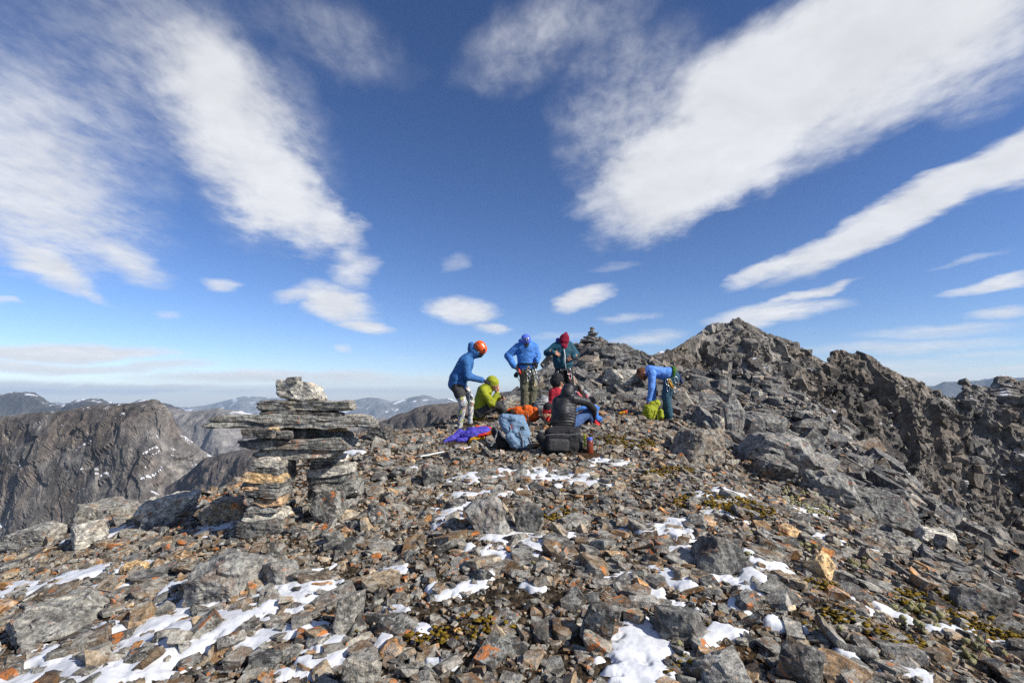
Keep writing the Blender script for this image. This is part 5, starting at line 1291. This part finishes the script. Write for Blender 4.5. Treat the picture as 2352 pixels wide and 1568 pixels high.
part('red_tag', local(b1, tube_mesh('red_tag', curve_pts([JB(888, 1150, -0.03), JB(890, 1175, -0.04), JB(888, 1205, -0.04)], 6), 0.01, 8, False, (0.016, 0.006))), b1, P_RED)
part('tube_port', local(b1, tube_mesh('tube_port', oval(JB(1016, 1193, 0.02), 0.05, 0.05, 0), 0.010, 8, True)), b1, P_DARK)
# black rucksack
YK = hit((1740 + 1480 / 2.904) / 4, (1300 + 1500 / 2.904) / 4)[1]
def JK(x, y, dy=0.0): return ZA(x, y, YK + dy)
b2 = thing('backpack', JK(1480, 1495, 0.15), 'bulky black rucksack lying behind the amber bottle', 'backpack')
soft('pack_body', b2, [cone(JK(1370, 1350, 0.16), 0.165, JK(1590, 1345, 0.18), 0.165, 0, 0.06, None, None, 0.03), cone(JK(1360, 1420, 0.14), 0.13, JK(1600, 1420, 0.14), 0.12, 0, 0.05, None, None, 0.02)], C_BLACK, 0.012, 0.010, 7, 31)
soft('lid', b2, [cone(JK(1340, 1250, 0.18), 0.085, JK(1630, 1240, 0.2), 0.085, 0, 0.04, (FWD, 1.25), None, 0.02), cone(JK(1400, 1215, 0.2), 0.07, JK(1560, 1212, 0.2), 0.07, 0, 0.04)], C_BLACK, 0.012, 0.008, 8, 32)
soft('hip_pad', b2, [cone(JK(1235, 1300, 0.16), 0.08, JK(1300, 1380, 0.14), 0.11, 0, 0.04)], C_BLACK, 0.012, 0.01, 9, 33)
soft('front_pocket', b2, [rbox(JK(1430, 1390, 0.02), (0.17, 0.06, 0.10), euler3(0, 2, 3), 0.05, 0, 0.03)], C_CHAR, 0.012, 0.006, 9, 34)
part('zip', local(b2, tube_mesh('zip', curve_pts([JK(1290, 1272, 0.0), JK(1420, 1262, -0.02), JK(1560, 1268, -0.01), JK(1690, 1250, 0.02)]), 0.005, 6)), b2, C_STRAP)
for i in range(4):
    part('lime_cord', local(b2, tube_mesh('lime_cord', curve_pts([JK(1725, 1265 + i * 34, 0.04), JK(1748, 1280 + i * 34, 0.02), JK(1728, 1300 + i * 34, 0.04)], 8), 0.014, 7)), b2, C_LIME)
part('strap', local(b2, tube_mesh('strap', curve_pts([JK(1560, 1440, -0.03), JK(1600, 1480, -0.04), JK(1650, 1475, -0.02)]), 0.01, 8, False, (0.016, 0.006))), b2, C_CHAR)
# bottle
YT = hit((1740 + 1800 / 2.904) / 4, (1300 + 1482 / 2.904) / 4)[1]
bt = ZA(1800, 1482, YT)
def lathe(name, prof, seg=24):
    V, F = [], []
    for (r, z) in prof:
        for s in range(seg): V.append((math.cos(2 * math.pi * s / seg) * r, math.sin(2 * math.pi * s / seg) * r, z))
    for i in range(len(prof) - 1):
        for s in range(seg): F.append((i * seg + s, i * seg + (s + 1) % seg, (i + 1) * seg + (s + 1) % seg, (i + 1) * seg + s))
    return np_mesh(name, np.array(V), np.array(F), True)
kb = YT / 512 / 4 / 2.904
Hb = 180 * kb; rb = 38 * kb
w1 = thing('water_bottle', bt, 'amber water bottle with blue cap beside the black rucksack', 'bottle')
part('bottle_body', lathe('bottle_body', [(0.001, -0.01), (rb * 0.95, -0.01), (rb, 0.01), (rb, Hb * 0.70), (rb * 0.92, Hb * 0.76), (rb * 0.72, Hb * 0.80), (rb * 0.72, Hb * 0.83)]), w1, P_AMBER)
cp = part('cap', lathe('cap', [(rb * 0.8, Hb * 0.81), (rb * 0.82, Hb * 0.82), (rb * 0.82, Hb * 0.97), (rb * 0.74, Hb), (0.001, Hb)]), w1, P_BLUE)
part('cap_loop', tube_mesh('cap_loop', curve_pts([(rb * 0.8, 0, Hb * 0.9), (rb * 1.6, 0, Hb * 0.96), (rb * 1.9, 0, Hb * 1.1), (rb * 1.1, 0, Hb * 1.02)]), 0.006, 6), cp, C_STRAP)
# purple jacket with things lying on it
YP = hit((1740 + 300 / 2.904) / 4, (1300 + 1360 / 2.904) / 4)[1]
def JP(x, y, dy=0.0): return ZA(x, y, YP + dy)
b3 = thing('jacket', JP(380, 1360, 0.15), 'crumpled violet rain jacket spread on the rocks below the patterned leggings', 'jacket')
soft('jacket_body', b3, [cone(JP(260, 1290, 0.2), 0.06, JP(430, 1270, 0.18), 0.10, 0, 0.04, None, None, 0.03), cone(JP(430, 1270, 0.18), 0.09, JP(580, 1240, 0.2), 0.075, 0, 0.04, None, None, 0.03), cone(JP(400, 1230, 0.3), 0.07, JP(600, 1215, 0.3), 0.06, 0, 0.04, None, None, 0.02)], C_PURPLE, 0.010, 0.018, 10, 41)
soft('sleeve', b3, [cone(JP(110, 1350, 0.05), 0.022, JP(200, 1310, 0.1), 0.045, 0, 0.03, None, None, 0.02), cone(JP(200, 1310, 0.1), 0.045, JP(300, 1240, 0.2), 0.055, 0, 0.03, None, None, 0.02)], C_PURPLE, 0.009, 0.012, 12, 42)
soft('sleeve', b3, [cone(JP(275, 1335, 0.05), 0.042, JP(350, 1325, 0.06), 0.045, 0, 0.03, None, None, 0.02)], C_PURPLE, 0.009, 0.012, 12, 43)
b4 = thing('stuff_sack', JP(470, 1385, 0.02), 'golden yellow crumpled sack beside the violet jacket', 'bag')
soft('sack_body', b4, [cone(JP(430, 1345, 0.03), 0.055, JP(520, 1320, 0.04), 0.065, 0, 0.03, None, None, 0.02), cone(JP(520, 1320, 0.04), 0.05, JP(565, 1285, 0.05), 0.03, 0, 0.03)], C_YELLOW, 0.009, 0.012, 12, 44)
soft('drawcord_end', b4, [cone(JP(375, 1385, 0.0), 0.016, JP(425, 1350, 0.02), 0.03)], C_YELLOW, 0.008, 0.006, 14, 45)
def lump(name, label, cat, prims, mat, vox=0.009, amp=0.008, seed=0, extra=None):
    base = np.mean([p['a'] for p in prims], 0) - np.array([0, 0, max(p.get('r0', 0.03) for p in prims)])
    o = thing(name, base, label, cat)
    soft(name + '_body', o, prims, mat, vox, amp, 13, seed)
    return o
t1 = lump('orange_glove', 'flat orange glove lying in front of the violet jacket', 'glove', [cone(JP(200, 1380, -0.02), 0.018, JP(330, 1382, -0.02), 0.022), cone(JP(250, 1378, 0.02), 0.018, JP(300, 1374, 0.04), 0.015)], C_ORANGE, 0.008, 0.004, 51)
t2 = lump('orange_pouch', 'small orange pouch behind the violet jacket', 'pouch', [rbox(JP(495, 1182, 0.32), (0.05, 0.04, 0.035), euler3(0, 15, 0), 0.02), cone(JP(450, 1200, 0.3), 0.02, JP(480, 1192, 0.3), 0.02)], C_ORANGE, 0.008, 0.006, 52)
t3 = lump('red_glove', 'red glove between the violet jacket and the yellow sack', 'glove', [cone(JP(510, 1280, 0.0), 0.022, JP(580, 1262, 0.0), 0.026), cone(JP(560, 1280, -0.02), 0.016, JP(600, 1276, -0.02), 0.014)], P_RED, 0.008, 0.006, 53)
t4 = lump('orange_gaiter', 'orange and brown gaiter next to the grey-blue rucksack', 'gaiter', [cone(JP(600, 1265, 0.05), 0.03, JP(665, 1235, 0.06), 0.034)], C_ORANGE, 0.008, 0.008, 54)
t5 = lump('red_pouch', 'red pouch on the far end of the violet jacket', 'pouch', [cone(JP(565, 1180, 0.34), 0.03, JP(640, 1190, 0.34), 0.024)], P_RED, 0.008, 0.008, 55)
# orange rucksack
YO = hit((1740 + 1050 / 2.904) / 4, (1300 + 1125 / 2.904) / 4)[1] - 0.05
def JO(x, y, dy=0.0): return ZA(x, y, YO + dy)
b5 = thing('backpack', JO(1050, 1110, 0.1), 'orange rucksack lying at the feet of the hiker in olive trousers', 'backpack')
soft('pack_body', b5, [cone(JO(960, 1010, 0.15), 0.13, JO(1110, 1040, 0.15), 0.145, 0, 0.05, None, None, 0.02), cone(JO(1120, 1000, 0.12), 0.10, JO(1150, 1060, 0.1), 0.10, 0, 0.05, None, None, 0.02)], C_ORANGE, 0.011, 0.014, 9, 61)
soft('lid', b5, [cone(JO(1060, 965, 0.1), 0.07, JO(1100, 960, 0.1), 0.065, 0, 0.03, None, None, 0.02), cone(JO(1160, 985, 0.08), 0.07, JO(1165, 1060, 0.06), 0.07, 0, 0.03, None, None, 0.02)], C_ORANGE, 0.010, 0.012, 11, 62)
soft('side_pocket', b5, [cone(JO(1040, 1090, 0.05), 0.06, JO(1045, 1135, 0.05), 0.055, 0, 0.03, None, None, 0.015)], C_ORANGE, 0.010, 0.01, 11, 63)
soft('back_panel', b5, [cone(JO(890, 1000, 0.12), 0.075, JO(930, 1040, 0.1), 0.08, 0, 0.03)], S_DARKHAIR, 0.011, 0.01, 11, 64)
for pts in ([(840, 985), (880, 965), (930, 962)], [(1075, 1030), (1078, 1070), (1076, 1110)]):
    part('strap', local(b5, tube_mesh('strap', curve_pts([JO(x, y, -0.02) for x, y in pts]), 0.01, 8, False, (0.016, 0.006))), b5, C_STRAP if pts[0][0] > 1000 else C_ORANGE)
# light grey bag
YG = 11.2
def JG(x, y, dy=0.0): return ZA(x, y, YG + dy)
b6 = thing('backpack', JG(1240, 1000, 0.1), 'light grey rucksack left of the red fleece', 'backpack')
soft('pack_body', b6, [cone(JG(1230, 930, 0.15), 0.15, JG(1260, 900, 0.15), 0.14, 0, 0.05, None, None, 0.015), cone(JG(1190, 970, 0.12), 0.09, JG(1280, 960, 0.12), 0.10, 0, 0.05)], C_GREYCLOTH, 0.011, 0.012, 8, 71)
soft('side_pocket', b6, [cone(JG(1260, 850, 0.18), 0.09, JG(1310, 870, 0.18), 0.08)], C_STRAP, 0.011, 0.01, 9, 72)
for pts in ([(1175, 890), (1215, 880), (1260, 890), (1310, 905)], [(1190, 870), (1240, 850), (1300, 845)]):
    part('strap', local(b6, tube_mesh('strap', curve_pts([JG(x, y, -0.02) for x, y in pts]), 0.008, 8)), b6, P_DARK)
# red stuff sack and blue cloth by the jeans
def JR(x, y, dy=0.0): return ZA(x, y, Y6 + 0.35 + dy)
b7 = thing('cloth', JR(1880, 1100, 0.2), 'bright blue cloth bundle beside the knee of the blue jeans', 'cloth')
soft('cloth_body', b7, [cone(JR(1850, 940, 0.30), 0.035, JR(1885, 960, 0.3), 0.05, 0, 0.03, None, None, 0.015), cone(JR(1640, 985, 0.25), 0.05, JR(1720, 955, 0.25), 0.04), cone(JR(1885, 1080, 0.2), 0.065, JR(1910, 1085, 0.2), 0.06, 0, 0.04, None, None, 0.02), cone(JR(1870, 960, 0.3), 0.03, JR(1890, 1070, 0.25), 0.03), cone(JR(1720, 955, 0.25), 0.03, JR(1850, 945, 0.3), 0.03)], C_BLUE, 0.010, 0.012, 12, 81)
b8 = thing('stuff_sack', JR(1890, 1220, 0.0), 'pointed red sack at the boots of the hiker in blue jeans', 'bag')
soft('sack_body', b8, [cone(JR(1862, 1110, 0.0), 0.028, JR(1890, 1195, 0.0), 0.075, 0, 0.03, None, None, 0.01), cone(JR(1870, 1200, 0.0), 0.05, JR(1925, 1190, 0.0), 0.045)], cloth('signal_red_cloth', (0.70, 0.012, 0.012), 0.5), 0.009, 0.008, 11, 82)
part('strap', local(b8, tube_mesh('strap', curve_pts([JR(1815, 1120, -0.03), JR(1835, 1170, -0.03), JR(1838, 1240, -0.03)]), 0.01, 8, False, (0.018, 0.006))), b8, C_STRAP)
# pink and grey clothing on the rocks behind
YQ = 12.0
def JQ(x, y, dy=0.0): return Z3(x, y, YQ + dy)
b9 = thing('clothing_bundle', JQ(1020, 1060, 0.1), 'small heap of grey and pink clothing on the rocks behind the black quilted jacket', 'clothing')
soft('grey_shirt', b9, [cone(JQ(940, 960, 0.1), 0.05, JQ(945, 1000, 0.1), 0.06), cone(JQ(1060, 945, 0.1), 0.05, JQ(1100, 990, 0.1), 0.06), cone(JQ(945, 1000, 0.12), 0.05, JQ(1100, 1000, 0.12), 0.05)], C_GREYCLOTH, 0.010, 0.012, 12, 91)
soft('pink_lining', b9, [cone(JQ(965, 960, 0.04), 0.035, JQ(1015, 1030, 0.02), 0.045), cone(JQ(1090, 1000, 0.04), 0.03, JQ(1105, 1030, 0.04), 0.03)], C_PINK, 0.009, 0.008, 12, 92)
soft('dark_strap', b9, [cone(JQ(985, 880, 0.1), 0.045, JQ(1010, 960, 0.06), 0.04), cone(JQ(1010, 960, 0.06), 0.04, JQ(1070, 1050, 0.05), 0.035)], S_DARKHAIR, 0.010, 0.008, 12, 93)
# lime rucksack
b10 = thing('backpack', J7(920, 1300, -0.05), 'lime yellow rucksack held open by the bending man', 'backpack')
soft('pack_body', b10, [cone(J7(860, 1130, -0.02), 0.155, J7(850, 1210, -0.02), 0.15, 0, 0.05, None, None, 0.02), cone(J7(940, 1060, -0.02), 0.10, J7(900, 1150, -0.02), 0.13, 0, 0.05)], C_LIME, 0.011, 0.014, 8, 101)
soft('lid', b10, [cone(J7(900, 1030, -0.04), 0.08, J7(980, 1010, -0.02), 0.085, 0, 0.04, None, None, 0.025)], C_LIME, 0.010, 0.018, 12, 102)
soft('side_pocket', b10, [cone(J7(1060, 1140, -0.1), 0.05, J7(1060, 1240, -0.1), 0.068, 0, 0.03, None, None, 0.015)], C_LIME, 0.010, 0.01, 12, 103)
part('strap', local(b10, tube_mesh('strap', curve_pts([J7(1010, 1090, -0.17), J7(1002, 1200, -0.19), J7(1005, 1320, -0.18)]), 0.01, 8, False, (0.014, 0.006))), b10, C_LIME)
soft('dark_panel', b10, [cone(J7(960, 1220, -0.06), 0.06, J7(970, 1270, -0.05), 0.06)], C_BLACK, 0.011, 0.006, 10, 104)
# orange gloves on a rock
for (xa, ya, xb, yb, lab, sd) in [(345, 1180, 470, 1155, 'upper orange glove on a rock left of the lime rucksack', 1), (305, 1262, 420, 1298, 'lower orange glove on a rock left of the lime rucksack', 2)]:
    g_ = thing('orange_glove', J7((xa + xb) / 2, max(ya, yb) + 8, -0.15), lab, 'glove', 'pair of orange gloves')
    soft('palm', g_, [cone(J7(xa, ya, -0.15), 0.030, J7((xa + xb) / 2, (ya + yb) / 2, -0.15), 0.036)], C_YELLOW, 0.009, 0.006, 14, 110 + sd)
    soft('fingers', g_, [cone(J7((xa + xb) / 2, (ya + yb) / 2 + o_, -0.15 + o_ * 0.001), 0.016, J7(xb, yb + o_ * 1.6, -0.15), 0.012, 0, 0.008) for o_ in (-16, -4, 8)], C_ORANGE, 0.007, 0.003, 14, 120 + sd)
# walking poles on the ground
Z9 = zmap(1300, 1540, 3.36)
for (xa, ya, xb, yb, mat, tipm, lab) in [(1280, 1015, 1600, 950, P_WHITE, P_DARK, 'long white walking pole lying in front of the violet jacket'), (1868, 905, 1962, 884, P_WHITE, P_RED, 'short white pole section with red end near the grey-blue rucksack'), (1120, 580, 1290, 520, P_METAL, P_DARK, 'pale walking pole lying on rocks right of the stone figure')]:
    A_h = hit((1300 + xa / 3.36) / 4, (1540 + ya / 3.36) / 4); B_h = hit((1300 + xb / 3.36) / 4, (1540 + yb / 3.36) / 4)
    if A_h is None or B_h is None: continue
    A_h = A_h + np.array([0, 0, 0.07]); B_h = B_h + np.array([0, 0, 0.07])
    o = thing('walking_pole', (A_h + B_h) / 2, lab, 'pole')
    part('shaft', local(o, tube_mesh('shaft', np.linspace(A_h, B_h, 6), 0.011, 8)), o, mat)
    part('tip', local(o, tube_mesh('tip', np.linspace(A_h + (A_h - B_h) * 0.12, A_h, 4), 0.013, 8)), o, tipm)
BLOCKERS += [(b1.location.x, b1.location.y, 0.3), (b2.location.x, b2.location.y + 0.05, 0.34), (w1.location.x, w1.location.y, 0.14), (b3.location.x, b3.location.y, 0.35), (b5.location.x, b5.location.y, 0.3), (b6.location.x, b6.location.y, 0.25), (b10.location.x, b10.location.y, 0.28)]

# ------------------------------------------------------------------ loose rock: the largest as single stones, the rest joined
for _px, _py, _r in ((1465, 1490, 0.17), (1440, 1540, 0.17), (1485, 1460, 0.13)):
    _c = hit(_px * DS, _py * DS); BLOCKERS.append((_c[0], _c[1], _r))
BLOCKERS += [(CB[0], CB[1], 0.8), (CB[0] - 0.1, CB[1] - 0.9, 0.7), (w1.location.x, w1.location.y - 0.15, 0.2)]
BLOCKERS += [(x, y, r * 0.8) for x, y, r in FEATURES]
big_t = [np_mesh('rock', *stone_shape(700 + k, (1, 1, 1), 3, cuts=11, rough=0.012, chip=0.022, box=0.75, cut=(0.98, 1.3), layer=0.03)) for k in range(22)]
for me in big_t: me.materials.append(MAT_ROCK)
big_r = []
for me in big_t[:12]:
    m2 = me.copy(); m2.materials.clear(); m2.materials.append(MAT_RIGHT); big_r.append(m2)
P, Rm, dims, tid, rv = scatter(440, 2.6, 12.5, 0.12, 0.36, 2.3, big_t, 0.42, (0.18, 0.52), 0.28, 1.7, 0.35, 0.35)
score = dims[:, 0] / P[:, 1]
for j in np.argsort(-score)[:290]:
    right_side = P[j, 0] > 3.2 and rv[j] < 0.85
    me = big_r[tid[j] % len(big_r)] if right_side else big_t[tid[j]]
    o = bpy.data.objects.new('rock', me); COL.objects.link(o); o.parent = ground
    M = Matrix(Rm[j].tolist()).to_4x4()
    o.matrix_local = Matrix.Translation(Vector(P[j])) @ M @ Matrix.Diagonal((*dims[j], 1))
S = []
S.append((scatter(26000, 2.3, 7.2, 0.016, 0.05, 1.6, H_SMALL, 0.5, (0.3, 0.75), 0.15, 1.7, 0.08, 0.8), H_SMALL))
S.append((scatter(24000, 2.4, 14, 0.042, 0.10, 2.0, H_MED, 0.42, (0.16, 0.55), 0.15, 2.0, 0.30, 0.30), H_MED))
S.append((scatter(7500, 2.5, 17, 0.085, 0.24, 2.2, H_BIG, 0.42, (0.16, 0.5), 0.2, 2.0, 0.32, 0.25), H_BIG))
S.append((scatter(5200, 2.5, 8, 0.05, 0.20, 1.7, H_BIG, 0.45, (0.25, 0.6), 0.15, 1.8, 1, 1, False, 0.0, True), H_BIG))
merge('rubble', S, MAT_ROCK, ground)
S = []
S.append((scatter(1800, 9.5, 30, 0.24, 0.78, 1.9, H_BIG, 0.42, (0.30, 0.75), 0.28, 1.5, 1, 1, True), H_BIG))
S.append((scatter(5200, 5, 30, 0.08, 0.26, 1.8, H_MED, 0.42, (0.30, 0.75), 0.2, 1.5, 1, 1, True), H_MED))
merge('scree', S, MAT_RIGHT, ground)
def rim_scree(n):
    """Pale loose stones along the rib that drops away on the right."""
    y = RS.uniform(8.5, 26, n); x = np.interp(y, [6, 10, 15, 20, 28], [9.4, 9.6, 9.9, 10.3, 11.4]) + RS.normal(-0.25, 0.55, n)
    s = 0.10 * (1 - RS.rand(n) * (1 - (0.10 / 0.42) ** 2.0)) ** (-1 / 2.0)
    dims = np.stack([s * RS.uniform(0.9, 1.5, n), s * RS.uniform(0.6, 1.0, n), s * RS.uniform(0.3, 0.7, n)], 1)
    P = np.stack([x, y, ground_full(x, y) + dims[:, 2] * 0.25], 1)
    return P, slope_rot(x, y) @ rots(RS, n, 0.4), dims, RS.randint(0, len(H_MED), n), RS.rand(n)
MAT_RIMSCREE = rock_mat('pale_scree_rock', [(0.0, (0.10, 0.095, 0.085)), (0.4, (0.17, 0.16, 0.14)), (0.8, (0.23, 0.215, 0.185)), (1.0, (0.16, 0.11, 0.07))], 0.8, 0.5)
merge('pale_scree', [(rim_scree(2600), H_MED)], MAT_RIMSCREE, ground)

# ------------------------------------------------------------------ moss cushions and pale lichen tufts
def moss_mat(name, c1, c2):
    m, g, b = new_mat(name, 0.95, 0.1)
    pos = g.n('ShaderNodeNewGeometry').outputs['Position']
    n = g.noise(pos, 14, 5, 0.7); n2 = g.noise(pos, 90, 3, 0.7)
    c = g.ramp(n, [(0.35, c1), (0.65, c2)])
    c = g.mix(1.0, c, g.ramp(n2, [(0.3, (0.45, 0.45, 0.45)), (0.7, (1.6, 1.6, 1.6))]), 'MULTIPLY')
    g.t.links.new(c, b.inputs['Base Color'])
    bump(g, b, n2, 1.0, 0.02)
    return m
MAT_MOSS = moss_mat('brown_moss', (0.11, 0.058, 0.012), (0.31, 0.22, 0.028))
MAT_TUFT = moss_mat('pale_lichen', (0.20, 0.18, 0.075), (0.42, 0.40, 0.22))
def tufts(name, ells, n, smin, smax, mat, label, hgt, extra=0):
    V, F, off = [], [], 0
    D, FI = ICO[1]
    rs = np.random.RandomState(len(label))
    pts = []
    for c, Mi in ells:
        M = np.linalg.inv(Mi)
        area = abs(np.linalg.det(M))
        for _ in range(max(6, int(n * min(area, 0.8)))):
            a, r = rs.uniform(0, 2 * math.pi), math.sqrt(rs.rand()) * 1.05
            pts.append(c + M @ np.array([math.cos(a) * r, math.sin(a) * r]))
    ex = sample_ground(extra, 3.0, 13, 1.8) if extra else np.zeros((0, 2))
    pts = np.concatenate([np.array(pts), ex[ex[:, 0] > -1]]) if extra else np.array(pts)
    z = ground_full(pts[:, 0], pts[:, 1])
    for (x, y), zz in zip(pts, z):
        s = rs.uniform(smin, smax)
        v = D * np.array([s * rs.uniform(0.7, 1.4), s * rs.uniform(0.7, 1.2), s * hgt])
        v = v * (1 + 0.5 * vnoise(D * 2.9 + rs.uniform(-9, 9, 3), 4))[:, None]
        V.append(v + np.array([x, y, zz + s * hgt * 0.3 + rs.uniform(0.0, 0.05)])); F.append(FI + off); off += len(D)
    o = link(name, np_mesh(name, np.concatenate(V), np.concatenate(F), True), mat)
    tag(o, label, kind='stuff')
tufts('moss', E_MOSS[1:], 3600, 0.007, 0.024, MAT_MOSS, 'brown and olive moss cushions between the rocks', 0.42, 500)
tufts('lichen', E_PALE, 900, 0.008, 0.03, MAT_TUFT, 'pale yellow lichen tufts on the right slope', 0.9, 150)

# fallen blocks on the peak
_rsb = np.random.RandomState(77)
_pk = PEAK_V[45:-45, 64:-22].reshape(-1, 3)
_pk = _pk[_rsb.choice(len(_pk), 5200, replace=False)]
_s = 0.35 * (1 - _rsb.rand(len(_pk)) * (1 - (0.35 / 2.2) ** 1.9)) ** (-1 / 1.9)
_dims = np.stack([_s * _rsb.uniform(0.8, 1.5, len(_s)), _s * _rsb.uniform(0.6, 1.0, len(_s)), _s * _rsb.uniform(0.35, 0.9, len(_s))], 1)
merge('crag_blocks', [((_pk, rots(_rsb, len(_s), 0.5), _dims, _rsb.randint(0, len(H_MED), len(_s)), _rsb.rand(len(_s))), H_MED)], M_PEAK, rock_peak)
